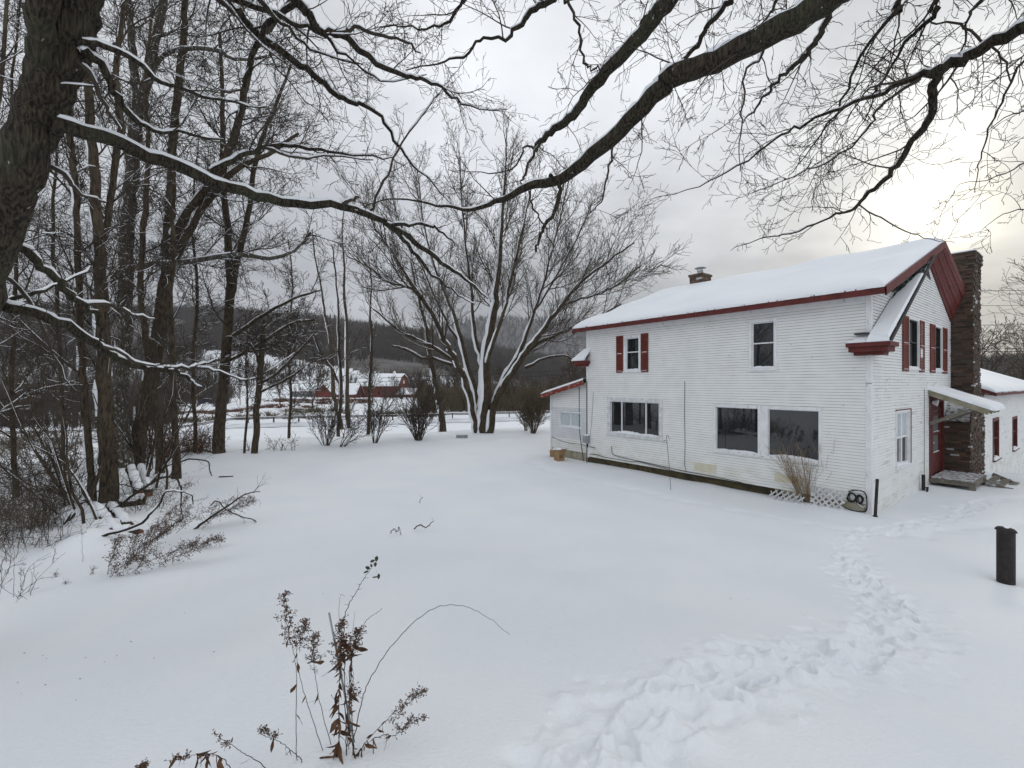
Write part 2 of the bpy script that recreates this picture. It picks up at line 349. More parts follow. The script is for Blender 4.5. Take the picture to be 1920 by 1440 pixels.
# ---------------------------------------------------------------- the house (local x = along gable end, y = along front wall, z up)
HX, HY = 8.76, 11.2; HR = math.atan2(.6, .8)
def hw(t, u, z=0): return Vector((HX+.8*t-.6*u, HY+.6*t+.8*u, z))
house = thing('farm_house', 'two storey white clapboard farmhouse with snowy gable roof and red trim', 'house', (HX, HY, 0), HR)
FR = lambda s, off, z: (-off, s, z)          # front wall: s = u
GA = lambda s, off, z: (s, -off, z)          # gable wall: s = t
def siding(name, m, fn, s0, s1, z0, z1, openings=(), parent=None, crs=.078, lip=.014, bounds=None, off=0):
    mb = MB(); shade_dirt = []; n = round((z1-z0)/crs); c = (z1-z0)/n
    for i in range(n):
        a, b = z0+i*c, z0+(i+1)*c
        cuts = sorted({a, b} | {z for o in openings for z in o[2:4] if a < z < b})
        for za, zb in zip(cuts, cuts[1:]):
            fa, fb = 1-(za-a)/c, 1-(zb-a)/c
            if bounds: (la, ra), (lb, rb) = bounds(za), bounds(zb)
            else: la = lb = s0; ra = rb = s1
            iv = [(None, None)]
            segs = [(0, 1)]
            lo, hi = min(la, lb), max(ra, rb); edges = [(la, lb)]
            cutl = sorted([o for o in openings if o[2] <= za+1e-6 and o[3] >= zb-1e-6 and o[1] > lo and o[0] < hi])
            L_ = (la, lb)
            spans = []
            for o in cutl: spans.append((L_, (o[0], o[0]))); L_ = (o[1], o[1])
            spans.append((L_, (ra, rb)))
            for (xa, xb), (ya, yb) in spans:
                if ya-xa < .005 and yb-xb < .005: continue
                # split long courses into boards with tiny joints
                mb.quad(fn(xa, off+lip*fa, za), fn(ya, off+lip*fa, za), fn(max(yb, xb), off+lip*fb, zb), fn(xb, off+lip*fb, zb))
                if abs(za-a) < 1e-6: mb.quad(fn(xa, off, za+.0005), fn(ya, off, za+.0005), fn(ya, off+lip, za), fn(xa, off+lip, za)); shade_dirt.append(len(mb.f)-1)
                if abs(za-a) < 1e-6 and i: mb.quad(fn(xa, off+.0022, za-.011), fn(ya, off+.0022, za-.011), fn(ya, off+.0012, za), fn(xa, off+.0012, za)); shade_dirt.append(len(mb.f)-1)  # dark strip below the lip: joint shadow put into colour, with some grime
    ob = mb.build(name, m, parent or house, recalc=False); ob.data.materials.append(MT['grime_shade'])
    for k in shade_dirt: ob.data.polygons[k].material_index = 1
    return ob
def wbox(mb, fn, s0, s1, o0, o1, z0, z1, col=None):
    mb.box(s0, s1, o0, o1, z0, z1, col, fn=lambda q: fn(q[0], q[1], q[2]))
def snow_sill(fn, s0, s1, o0, o1, z, hh, parent, name='sill_snow', seed=1):
    rg = random.Random(seed); n = max(8, int((s1-s0)/.05)); mb = MB(); pr = []
    for i in range(n+1):
        s = s0+(s1-s0)*i/n; e = min(1, 4*min(i, n-i)/n+.25); q = hh*e*(.72+.2*math.sin(i*.23+seed)+rg.uniform(-.14, .14))
        q = max(q, .008)
        pr.append([(s, o0, z-.002), (s, o1, z-.002), (s, o1, z+q*.5), (s, o1-(o1-o0)*.3, z+q*.9), (s, o0, z+q*1.15)])
    for a, b in zip(pr, pr[1:]):
        for k in range(5): mb.quad(*[fn(*q) for q in (a[k], b[k], b[(k+1) % 5], a[(k+1) % 5])])
    return mb.build(name, 'snow_branch', parent)
def window(fn, s0, s1, z0, z1, mull=(), rails=(), cas=.09, casm='trim', m2='trim', deep=.07, sash=.035, snow=.05, glass='glass', name='window', parent=None, sillw=.05, label=None, seed=1, redstrip=0, glaze=None):
    parent = parent or house
    mb = MB()       # casing = the window part itself
    a, b, c, d = s0, s1, z0, z1
    wbox(mb, fn, a, a+cas, -deep, .03, c, d); wbox(mb, fn, b-cas, b, -deep, .03, c, d)
    wbox(mb, fn, a+cas, b-cas, -deep, .032, d-cas, d); wbox(mb, fn, a+cas, b-cas, -deep, .028, c, c+cas*.5)
    o = mb.build(name, casm, parent)
    if label: o['label'] = label
    ia, ib, ic, id_ = a+cas, b-cas, c+cas*.5, d-cas
    fr = MB(); e = .004
    sec = [ia]+list(mull)+[ib]
    for k, (p, q) in enumerate(zip(sec, sec[1:])):
        wbox(fr, fn, p+e, p+sash, -deep+.02, -.012-.004*k, ic, id_); wbox(fr, fn, q-sash, q-e, -deep+.02, -.012-.004*k, ic, id_)
        wbox(fr, fn, p+sash, q-sash, -deep+.02, -.015-.004*k, id_-sash, id_-e); wbox(fr, fn, p+sash, q-sash, -deep+.02, -.015-.004*k, ic+e, ic+sash)
        for r in rails: wbox(fr, fn, p+sash, q-sash, -deep+.02, -.018-.004*k, r-sash*.5, r+sash*.5)
    fr.build('frame', m2, o)
    for k, (p, q) in enumerate(zip(sec, sec[1:])):
        zz = [ic]+list(rails)+[id_]
        for j, (za, zb) in enumerate(zip(zz, zz[1:])):
            g = MB(); y = -deep+.026+.004*j; ti = random.Random(seed*9+k*3+j).uniform(-.004, .004)
            g.quad(fn(p+.01, y, za+.01), fn(q-.01, y+ti, za+.01), fn(q-.01, y+ti, zb-.01), fn(p+.01, y, zb-.01))
            g.build('pane', (glaze or {}).get((k, j), glass), o, recalc=False)
    bk = MB(); bk.quad(fn(a+.02, -deep-.004, c+.02), fn(b-.02, -deep-.004, c+.02), fn(b-.02, -deep-.004, d-.02), fn(a+.02, -deep-.004, d-.02)); bk.build('backing', 'dark', o, recalc=False)
    if sillw:
        sl = MB(); wbox(sl, fn, a-.04, b+.04, -.02, sillw, c-.05, c); sl.build('sill', casm, o)
    if snow: snow_sill(fn, ia+.01, ib-.01, -deep+.03, .026, ic, snow, o, seed=seed)
    return o
def shutter(fn, s0, s1, z0, z1, missing=None, snow=True):
    mb = MB(); w_ = .035
    wbox(mb, fn, s0, s0+w_, .016, .045, z0, z1); wbox(mb, fn, s1-w_, s1, .016, .045, z0, z1)
    zm = (z0+z1)/2-.05
    for za, zb in ((z0, z0+.06), (zm, zm+.07), (z1-.05, z1)): wbox(mb, fn, s0+w_, s1-w_, .016, .042, za, zb)
    for a, b in ((z0+.06, zm), (zm+.07, z1-.05)):
        n = int((b-a)/.045)
        for i in range(n):
            z = a+(b-a)*(i+.5)/n
            if missing and missing[0] < z < missing[1]: continue
            x0, x1 = s0+w_, s1-w_
            mb.quad(fn(x0, .040, z-.018), fn(x1, .040, z-.018), fn(x1, .020, z+.016), fn(x0, .020, z+.016)); mb.quad(fn(x0, .043, z-.014), fn(x1, .043, z-.014), fn(x1, .023, z+.020), fn(x0, .023, z+.020))
            mb.quad(fn(x0, .040, z-.018), fn(x1, .040, z-.018), fn(x1, .043, z-.014), fn(x0, .043, z-.014))
    o = mb.build('shutter', 'red_shutter', house)
    bk = MB(); bk.quad(fn(s0+.02, .0155, z0+.02), fn(s1-.02, .0155, z0+.02), fn(s1-.02, .0155, z1-.02), fn(s0+.02, .0155, z1-.02))
    if not missing: bk.build('backing', 'red', o, recalc=False)
    if snow:
        for z in (zm+.07, z0+.06): snow_sill(fn, s0+w_+.004, s1-w_-.004, .022, .046, z, .022, o, seed=int(z*100))
    return o
def cable(fn, pts, r=.009, m='cable', parent=None, name='cable'):
    mb = MB(); mb.tube([Vector(fn(*p)) for p in pts], r, 6); return mb.build(name, m, parent or house, smooth=True)

# walls
UL = 9.49; TW = 11.2; EZ = 5.42
o_ul = (6.80, 7.57, 3.68, 5.0); o_ur = (2.15, 2.92, 3.64, 5.06); o_ll = (5.88, 8.38, 1.27, 2.69); o_pic = (1.04, 4.02, 1.13, 2.56)
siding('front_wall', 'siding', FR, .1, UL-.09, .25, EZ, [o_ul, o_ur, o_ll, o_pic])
def gb(z):
    l = .1 if z < EZ else max(.1, (z-EZ)/.365-.1)
    r = 8.5 if z < 5.40 else 8.5-(z-5.40)/.53
    m = 5.5
    return (min(l, m+.0), max(r, m))
g_lw = (2.0, 3.35, .93, 2.47); g_u1 = (3.16, 4.32, 3.66, 5.14); g_u2 = (6.24, 7.24, 3.66, 5.14); g_door = (5.55, 7.45, .20, 2.85)
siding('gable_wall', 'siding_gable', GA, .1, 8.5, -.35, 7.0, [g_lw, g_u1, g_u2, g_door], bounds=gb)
mb = MB()      # rest of the shell, out of sight or behind the chimney
mb.quad((8.5,0,-.5), (TW,0,-.5), (TW,0,5.3), (8.5,0,5.3)); mb.poly([(8.5,.0,5.3), (TW,.0,5.3), (8.5,.0,6.3)])
mb.quad((TW,0,-.5), (TW,UL,-.5), (TW,UL,5.3), (TW,0,5.3)); mb.poly([(0,UL,-.5), (TW,UL,-.5), (TW,UL,5.3), (5.6,UL,7.4), (0,UL,5.3)])
mb.build('back_wall', 'siding_gray', house, recalc=False)
for q in ((-.02,.10,-.02,.10,-.4,3.21), (-.018,.098,-.018,.098,3.225,EZ), (-.02,.10,UL-.10,UL+.02,.2,EZ), (8.47,8.56,-.02,-.001,-.3,5.4)):
    mb = MB(); mb.box(*q); mb.build('corner_board', 'trim', house, bevel=.004)
mb = MB(); mb.box(-.028, .0, .105, UL-.11, EZ-.16, EZ-.005); mb.build('frieze_board', 'trim', house)
# foundation: dark band under the siding
mb = MB(); mb.box(.05, .3, 2.0, UL-.02, -.6, .245); mb.build('foundation', 'foundation', house)
mb = MB(); n = 34
for i in range(n):
    a = 2.0+(UL-2.1)*i/n
# skirt boards on the near end of the front wall
mb = MB()
for i in range(6): wbox(mb, FR, .12, 1.98, -.0, .012-.001*i, -.35+.1*i, -.255+.1*i)
mb.build('skirt_board', 'board', house)
for s0, s1, z0, z1 in ((3.94, 4.69, .40, .66), (1.55, 2.21, .46, .68)):
    mb = MB(); wbox(mb, FR, s0, s1, .010, .022, z0, z1); mb.build('siding_patch', 'hatch', house)
# windows on the front wall
window(FR, *o_ul, rails=(4.38,), cas=.09, seed=3, snow=.07)
shutter(FR, 7.60, 7.92, 3.63, 5.02); shutter(FR, 6.47, 6.78, 3.63, 5.02)
window(FR, *o_ur, rails=(4.38,), cas=.07, seed=5, snow=.05)
window(FR, *o_ll, mull=(6.6, 7.70), cas=.15, casm='trim_old', seed=8, sash=.025, snow=.09)
window(FR, 1.04, 2.46, 1.13, 2.56, cas=.07, casm='trim', seed=11, sash=.02, snow=.06)
window(FR, 2.60, 4.02, 1.13, 2.56, cas=.07, casm='trim', seed=13, sash=.02, snow=.05)
mb = MB(); wbox(mb, FR, 2.46, 2.60, -.05, .034, 1.13, 2.56); wbox(mb, FR, 1.0, 4.06, .0, .03, 2.56, 2.585); mb.build('window_post', 'trim', house)
# meter box, cables, pipes on the walls
mb = MB(); wbox(mb, FR, 9.30, 9.58, .016, .16, .80, 1.10); o = mb.build('meter_box', 'gray_metal', house, bevel=.01)
snow_sill(FR, 9.32, 9.56, .02, .15, 1.10, .05, o)
cable(FR, [(9.40,.10,.82),(9.40,.05,.7),(9.40,.03,.62)], .02)
cable(FR, [(9.30,.04,.66),(9.0,.04,.64)], .012)
cable(FR, [(5.02,.03,3.29),(5.03,.03,2.2),(5.01,.03,1.2),(5.02,.04,.5),(4.95,.05,.30)], .007)
cable(FR, [(8.15,.03,.80),(8.14,.03,.55),(8.0,.03,.46),(7.0,.04,.40),(6.0,.05,.36),(5.0,.05,.31),(4.2,.05,.30),(3.2,.05,.27),(2.3,.06,.12),(1.9,.1,.06)], .011)
cable(FR, [(9.3,.03,.36),(8.9,.03,.38),(8.5,.03,.33),(7.2,.04,.33),(6.9,.04,.38),(6.2,.05,.33),(5.2,.05,.24),(4.2,.06,.20),(3.4,.06,.22),(2.4,.08,.10)], .010)
cable(FR, [(9.1,.03,2.9),(9.2,.03,1.6),(9.28,.03,1.1)], .005)
cable(GA, [(4.89,.03,3.05),(4.88,.03,1.6),(4.86,.03,.2)], .006)
mb = MB(); mb.tube([Vector(GA(4.42,.10,.02)), Vector(GA(4.40,.10,.48))], .045, 10); mb.tube([Vector(GA(4.40,.10,.10)), Vector(GA(4.8,.12,.05)), Vector(GA(4.3,.2,-.02))], .03, 8); mb.build('drain_pipe', 'dark', house)
# nail heads scattered over the clapboards
mb = MB(); rg = random.Random(5)
for _ in range(70):
    s, z = rg.uniform(.3, 9.2), rg.uniform(.6, 5.0); q = rg.uniform(.006, .014)
    if any(a-.1 < s < b+.1 and c-.1 < z < d+.1 for a, b, c, d in (o_ul, o_ur, o_ll, o_pic)): continue
    wbox(mb, FR, s, s+q, .0, .0165, z, z+q*1.3)
for _ in range(40):
    s, z = rg.uniform(.3, 8.2), rg.uniform(.5, 5.0); q = rg.uniform(.008, .016)
    if any(a-.1 < s < b+.1 and c-.1 < z < d+.1 for a, b, c, d in (g_lw, g_u1, g_u2, g_door)): continue
    wbox(mb, GA, s, s+q, .0, .0165, z, z+q*1.3)
tag(mb.build('nail_heads', 'dark', house), kind='stuff')
# gable windows
window(GA, *g_u1, rails=(4.42,), m2='dark', glass='glass_dark', cas=.07, seed=21, snow=.05, deep=.10)
window(GA, *g_u2, rails=(4.42,), m2='dark', glass='glass_dark', cas=.07, seed=22, snow=.05, deep=.10)
shutter(GA, 2.60, 3.14, 3.56, 5.12); shutter(GA, 4.34, 4.86, 3.56, 5.12, missing=(4.0, 4.32)); shutter(GA, 5.62, 6.22, 3.56, 5.12); shutter(GA, 7.26, 7.9, 3.56, 5.12)
wl = window(GA, *g_lw, mull=(2.67,), rails=(1.72,), cas=.05, glass='glass_dark', seed=25, snow=.08, deep=.10, casm='trim', sash=.05, glaze={(0,1): 'curtain', (1,1): 'curtain'})
mb = MB(); wbox(mb, GA, 3.352, 3.44, -.02, .036, .90, 2.50); wbox(mb, GA, 1.97, 3.352, -.02, .036, 2.472, 2.50); mb.build('side_casing', 'red', wl)
# vent near the peak
mb = MB(); mb.poly([GA(4.95,.018,6.62), GA(5.75,.018,6.50), GA(5.35,.018,6.92)]); mb.build('gable_vent', 'dark', house, recalc=False)

# main roof: two slopes
AT, AZ, SL = 5.6, 7.62, .364
def rz_(t): return AZ-SL*abs(t-AT)
T0, T1, U0, U1 = -.30, 11.5, -.36, 9.95; TH = .15
mb = MB()
for a, b in ((T0, AT), (AT, T1)):
    mb.quad((a,U0+.02,rz_(a)-.02), (b,U0+.02,rz_(b)-.02), (b,U1,rz_(b)-.02), (a,U1,rz_(a)-.02))
    mb.quad((a+.02,U0+.02,rz_(a)-TH+.01), (b,U0+.02,rz_(b)-TH+.01), (b,U1-.02,rz_(b)-TH+.01), (a+.02,U1-.02,rz_(a)-TH+.01))
roof = mb.build('roof', 'red', house, recalc=False)
mb = MB()      # fascia boards
mb.box(T0-.03, T0, U0, U1, rz_(T0)-TH, rz_(T0)+.02); mb.box(T1, T1+.03, U0, U1, rz_(T1)-TH, rz_(T1)+.02)
for u in (U0-.03, U1):
    for a, b in ((T0-.03, AT), (AT, T1+.03)):
        za, zb = rz_(a), rz_(b)
        mb.poly([(a,u,za-TH-.04), (b,u,zb-TH-.04), (b,u,zb+.02), (a,u,za+.02)]); mb.poly([(a,u+.03,za-TH-.04), (b,u+.03,zb-TH-.04), (b,u+.03,zb+.02), (a,u+.03,za+.02)])
        mb.quad((a,u,za-TH-.04), (b,u,zb-TH-.04), (b,u+.03,zb-TH-.04), (a,u+.03,za-TH-.04)); mb.quad((a,u,za+.02), (b,u,zb+.02), (b,u+.03,zb+.02), (a,u+.03,za+.02))
mb.build('fascia', 'red', roof, recalc=False)
mb = MB()      # ribs of the metal roofing showing at the eave
for i in range(46): 
    u = U0+.1+i*.225; mb.box(T0-.045, T0+.1, u, u+.03, rz_(T0)+.0, rz_(T0)+.03)
mb.build('roof_ribs', 'red', roof)
def snow_slab(name, fz, x0, x1, y0, y1, nx_, ny_, thick, parent, round_=.3, lumps=.03, seed=0, ridge=None, edge=.03):
    xs = x0+(x1-x0)*(.5-.5*np.cos(np.linspace(0, math.pi, nx_))); ys = y0+(y1-y0)*(.5-.5*np.cos(np.linspace(0, math.pi, ny_)))
    if ridge is not None: xs = np.sort(np.append(xs, ridge))
    X, Y = np.meshgrid(xs, ys, indexing='ij')
    d = np.minimum(np.minimum(X-x0, x1-X), np.minimum(Y-y0, y1-Y)); e = np.clip(d/round_, 0, 1); prof = np.sqrt(1-(1-e)**2)
    rs = np.random.default_rng(seed); nz = 0*X
    for _ in range(5):
        kx, ky, p = rs.normal(0, 5), rs.normal(0, 5), rs.uniform(0, 6.3); nz += .25*np.sin(kx*X+ky*Y+p)
    for _ in range(14):
        kx, ky, p = rs.normal(0, 1.6), rs.normal(0, 1.6), rs.uniform(0, 6.3); nz += np.sin(kx*X+ky*Y+p)
    top = fz(X)+thick*(edge/thick+(1-edge/thick)*prof)+lumps*nz/4*prof
    wob = .012*np.sin(Y*7+seed)+.012*np.sin(Y*17.3)
    X2 = X.copy(); X2[0] += wob[0]; X2[-1] += wob[-1]
    Z0 = fz(X)+.0
    n = X.size; it = np.arange(n).reshape(X.shape)
    V = np.concatenate([np.stack([X2, Y, top], -1).reshape(-1, 3), np.stack([X2, Y, Z0], -1).reshape(-1, 3)])
    F = [np.stack([it[:-1,:-1], it[1:,:-1], it[1:,1:], it[:-1,1:]], -1).reshape(-1, 4)]
    for r_ in (it[0], it[-1], it[:,0], it[:,-1]): F.append(np.stack([r_[:-1], r_[1:], r_[1:]+n, r_[:-1]+n], -1))
    return np_mesh(name, [(V, np.concatenate(F))], 'snow_roof', parent)
def fzr(X): return AZ-SL*np.sqrt((X-AT)**2+.02)+.02
snow_slab('snow_cover', fzr, T0-.05, T1+.04, U0+.0, U1+.02, 120, 120, .20, house, round_=.42, lumps=.05, ridge=AT)

# old steep roof poking out under the new one (snow covered strip), with its cornice return
ox = .42; Q = [(-.28, 4.28), (3.55, 6.70)]
mb = MB()
(ta, za), (tb, zb) = Q
mb.quad((ta,-ox,za), (ta,.0,za), (tb,.0,zb), (tb,-ox,zb)); mb.quad((ta,-ox,za-.10), (ta,.0,za-.10), (tb,.0,zb-.10), (tb,-ox,zb-.10))
mb.quad((ta,-ox,za-.10), (ta,-ox,za), (tb,-ox,zb), (tb,-ox,zb-.10)); mb.quad((ta,-ox,za-.1), (ta,0,za-.1), (ta,0,za-.01), (ta,-ox,za-.01))
strip = mb.build('old_roof_strip', 'roofdark', house, recalc=False)
mb = MB(); n = 60; rg = random.Random(4)       # drift lying on the strip, thinning out upwards
prev = None
for i in range(n+1):
    f = i/n*.80; t = ta+(tb-ta)*f; z = za+(zb-za)*f
    th = .09*(1-f)+.012; wd = 1 if f < .45 else max(.12, 1-(f-.45)*2.1)+rg.uniform(-.05, .05)
    row = [(t, -ox-.01, z+.003), (t, -ox+.02, z+th), (t, -ox*(1-wd*.9)-.0, z+th), (t, -ox*(1-wd)-.0, z+.004)]
    if prev:
        for k in range(3): mb.quad(prev[k], prev[k+1], row[k+1], row[k])
    else: mb.poly([(t-.05, -ox-.02, z-.06), row[0], row[1], row[2], row[3], (t-.05, 0, z-.06)]); mb.poly([(t-.05, -ox-.02, z-.06), (t-.05, 0, z-.06), (t+.02, 0, z-.12), (t+.02, -ox-.02, z-.12)])
    prev = row
mb.build('snow_cover', 'snow_roof', strip)
mb = MB()      # red cornice return, stepped mouldings, wrapped round the corner
for (a, b, c, d, e, f) in ((-.34,.36,-.46,.42,4.10,4.20), (-.28,.30,-.40,.38,3.98,4.10), (-.18,.20,-.30,.30,3.90,3.98)):
    mb.box(a, b, c, d, e, f)
mb.box(.36, 1.15, -.08, -.001, 4.02, 4.14)
cor = mb.build('cornice_return', 'red', house, bevel=.008)
mb = MB(); mb.poly([(-.34,-.46,4.205), (.36,-.46,4.205), (.12,-.02,4.42), (-.02,.0,4.42)]); mb.poly([(-.34,-.46,4.205), (-.02,.0,4.42), (-.02,.2,4.40), (-.34,.42,4.205)]); mb.poly([(.36,-.46,4.205), (.36,-.02,4.205), (.12,-.02,4.42)])
mb.poly([(-.34,-.46,4.2), (.36,-.46,4.2), (.36,.42,4.2), (-.34,.42,4.2)]); mb.poly([(-.34,.42,4.205), (-.02,.2,4.40), (-.02,.42,4.205)])
mb.build('snow_cover', 'snow_roof', cor)
mb = MB(); mb.box(-.16, -.001, .0, .30, 4.42, 4.45); mb.build('flashing', 'dark', cor)
# far end cornice return
mb = MB()
for (a, b, c, d, e, f) in ((-.34,.3,UL-.20,UL+.50,4.02,4.14), (-.24,.3,UL-.12,UL+.40,3.92,4.02)): mb.box(a, b, c, d, e, f)
mb.poly([(-.34,UL-.2,4.14), (-.34,UL+.5,4.14), (.0,UL+.1,4.42), (.0,UL-.2,4.42)])
cor2 = mb.build('cornice_return', 'red', house)
mb = MB(); mb.poly([(-.37,UL-.21,4.15), (-.37,UL+.53,4.15), (.0,UL+.12,4.60), (.0,UL-.21,4.60)]); mb.poly([(-.37,UL-.21,4.15), (-.37,UL-.21,4.20), (.0,UL-.21,4.60)])
mb.poly([(-.37,UL-.21,4.20), (-.37,UL+.53,4.20), (.0,UL+.12,4.66), (.0,UL-.21,4.66)]); mb.poly([(-.37,UL-.21,4.15), (-.37,UL+.53,4.15), (-.37,UL+.53,4.20), (-.37,UL-.21,4.20)]); mb.poly([(-.37,UL-.21,4.14),(0,UL-.21,4.58),(0,UL-.21,4.66),(-.37,UL-.21,4.20)])
mb.build('snow_cover', 'snow_roof', cor2)
# boxed red soffit on the right side of the gable
mb = MB(); wl0, wl1 = (5.42, 7.02), (8.5, 5.40)
no = 6
for k in range(no):
    f0, f1 = k/no, (k+1)/no
    def pt(f, e):
        a = (wl0[0]+(AT-wl0[0])*f, -.36*f-.02, wl0[1]+(AZ-TH-.05-wl0[1])*f); b = (8.5, -.36*f-.02, wl1[1]+(rz_(8.5)-TH-.04-wl1[1])*f)
        return a if e == 0 else b
    st = .018*(k % 2)
    q = [pt(f0,0), pt(f0,1), pt(f1,1), pt(f1,0)]
    mb.poly([(a, b-st, c) for a, b, c in q]); 
    mb.poly([(q[0][0], q[0][1], q[0][2]), (q[1][0], q[1][1], q[1][2]), (q[1][0], q[1][1]-.02, q[1][2]), (q[0][0], q[0][1]-.02, q[0][2])])
mb.poly([(wl0[0]-.02,-.03,wl0[1]), (wl0[0]+.04,-.03,wl0[1]+.06), (8.5,-.03,wl1[1]+.06), (8.5,-.03,wl1[1]-.0)])
mb.build('soffit', 'red', house, recalc=False)
mb = MB(); mb.poly([(3.3,-.05,6.50), (5.42,-.05,7.02), (AT,-.34,7.40), (3.3,-.34,6.60)]); mb.poly([(1.6,-.02,5.60), (3.6,-.02,6.3), (AT-.1,-.02,7.2), (AT,-.34,7.40), (2.0,-.34,6.12)]); mb.build('soffit_left', 'roofdark', house, recalc=False)
mb = MB(); pts_ = [(ta+.1,-ox-.012,za-.06), (tb+.4,-ox-.012,zb+.18)]; mb.beam(pts_[0], pts_[1], .03, .10); mb.build('rake_board', 'dark', house)

# ---- chimneys laid course by course
def masonry(parent, name, rings, course=.062, seed=1, dark=1.25, bl=.30, jit=.02):
    # rings: list of (z0, z1, f(z)->(x0,x1,y0,y1))
    rg = random.Random(seed); mb = MB()
    for z0, z1, f in rings:
        n = max(1, round((z1-z0)/course))
        for i in range(n):
            a, b = z0+(z1-z0)*i/n, z0+(z1-z0)*(i+1)/n
            x0, x1, y0, y1 = f((a+b)/2)
            mb.box(x0+.02, x1-.02, y0+.02, y1-.02, a, b, (.10,.095,.085))
            for (p, q, hor, fx) in ((x0, x1, True, y0), (y0, y1, False, x0), (y0, y1, False, x1), (x0, x1, True, y1)):
                s = p-rg.uniform(0, bl)*.5
                while s < q:
                    e = s+bl*rg.uniform(.6, 1.3); s_, e_ = max(s, p), min(e, q); s = e
                    if e_-s_ < .03: continue
                    v = rg.random(); br = rg.uniform(.55, 1.15)*dark
                    c = (.105, .068, .050) if v < .4 else (.080,.062,.048) if v < .75 else (.135,.085,.058) if v < .93 else (.045,.038,.032)
                    c = tuple(k*br for k in c)
                    if v > .972: c = (.5,.51,.5)
                    o_ = rg.uniform(-jit, jit); g = .008
                    if hor:
                        yy = (fx-o_-.012, fx+.05) if fx == y0 else (fx-.05, fx+o_+.012)
                        mb.box(s_+g*.5, e_-g*.5, *yy, a+g, b, c)
                    else:
                        xx = (fx-o_-.012, fx+.05) if fx == x0 else (fx-.05, fx+o_+.012)
                        mb.box(*xx, s_+g*.5, e_-g*.5, a+g, b, c)
    return mb.build(name, 'brick', parent, recalc=False)
chim = thing('brick_chimney', 'tall rough brown brick chimney with wide shouldered base against the gable', 'chimney', (HX, HY, 0), HR)
def fsh(z):
    f = min(1, max(0, (z-1.95)/.85)); return (7.5+1.0*f, 10.05-.25*f, -.66+.07*f, 0)
masonry(chim, 'lower_stack', [(-.9, 1.95, lambda z: (7.5,10.05,-.66,0)), (1.95, 2.8, fsh)], seed=3)
masonry(chim, 'upper_stack', [(2.8, 7.45, lambda z: (8.5,9.8,-.59,.0)), (7.45, 7.80, lambda z: (8.45,9.85,-.64,.05))], seed=4, dark=1.0)
snow_slab('snow_cover', lambda X: 0*X+7.80, 8.43, 9.87, -.66, .06, 12, 12, .07, chim, round_=.12, lumps=.01)
mb = MB(); rg = random.Random(8); pr_ = []
for i in range(11):
    z = 1.93+i*.088; x0, x1, y0, y1 = fsh(z); pr_.append(((x0-.045+rg.uniform(-.02,.02), y0+.01, z+.02), (x0-.045+rg.uniform(-.02,.02), y0*.5, z+.02), (x0-.045+rg.uniform(-.02,.02), -.02, z+.02)))
for p_, q_ in zip(pr_, pr_[1:]):
    for k in range(2): mb.quad(p_[k], p_[k+1], q_[k+1], q_[k])
mb.build('shoulder_snow', 'snow_patchy', chim, recalc=False, smooth=True)
ch2 = thing('brick_chimney', 'short square chimney with metal cap on the far end of the snowy roof ridge', 'chimney', (*hw(5.9, 8.0)[:2], 7.2), HR)
masonry(ch2, 'stack', [(0, .92, lambda z: (-.38,.38,-.3,.3)), (.92, 1.02, lambda z: (-.42,.42,-.34,.34))], seed=9, dark=1.6, course=.09, bl=.25, jit=.006)
mb = MB(); mb.tube([(0,0,1.0),(0,0,1.22)], .13, 14); mb.build('flue', 'gray_metal', ch2)
mb = MB(); mb.tube([(0,0,1.33),(0,0,1.36)], [.26,.20], 14)
for a in range(3): mb.beam((.12*math.cos(a*2.1), .12*math.sin(a*2.1), 1.2), (.15*math.cos(a*2.1), .15*math.sin(a*2.1), 1.34), .02, .02)
mb.build('flue_cap', 'gray_metal', ch2)
mb = MB(); mb.box(-.36,.36,-.28,.28,1.02,1.05); mb.build('snow_cover', 'snow_branch', ch2, bevel=.012)

# ---- porch over the side door
porch = thing('porch', 'small porch with sloping snowy roof and wooden step at the red side door', 'porch', (HX, HY, 0), HR)
pA, pB = 5.45, 7.45
def pz(o): return 3.02-.42*o
mb = MB()
mb.quad((pA,0,pz(0)), (pB,0,pz(0)), (pB,-1.38,pz(1.38)), (pA,-1.38,pz(1.38))); mb.quad((pA,0,pz(0)-.05), (pB,0,pz(0)-.05), (pB,-1.38,pz(1.38)-.05), (pA,-1.38,pz(1.38)-.05))
mb.quad((pA,0,pz(0)-.05), (pA,0,pz(0)), (pA,-1.38,pz(1.38)), (pA,-1.38,pz(1.38)-.05)); mb.quad((pA,-1.38,pz(1.38)-.05), (pA,-1.38,pz(1.38)), (pB,-1.38,pz(1.38)), (pB,-1.38,pz(1.38)-.05)); mb.quad((pB,0,pz(0)-.05), (pB,0,pz(0)), (pB,-1.38,pz(1.38)), (pB,-1.38,pz(1.38)-.05))
pr = mb.build('porch_roof', 'board', porch, recalc=False)
mb = MB()
for t in (pA+.03, pA+.7, pA+1.35, pB-.03): mb.beam((t,0,pz(0)-.11), (t,-1.34,pz(1.34)-.11), .05, .11)
mb.build('rafter', 'board', pr)
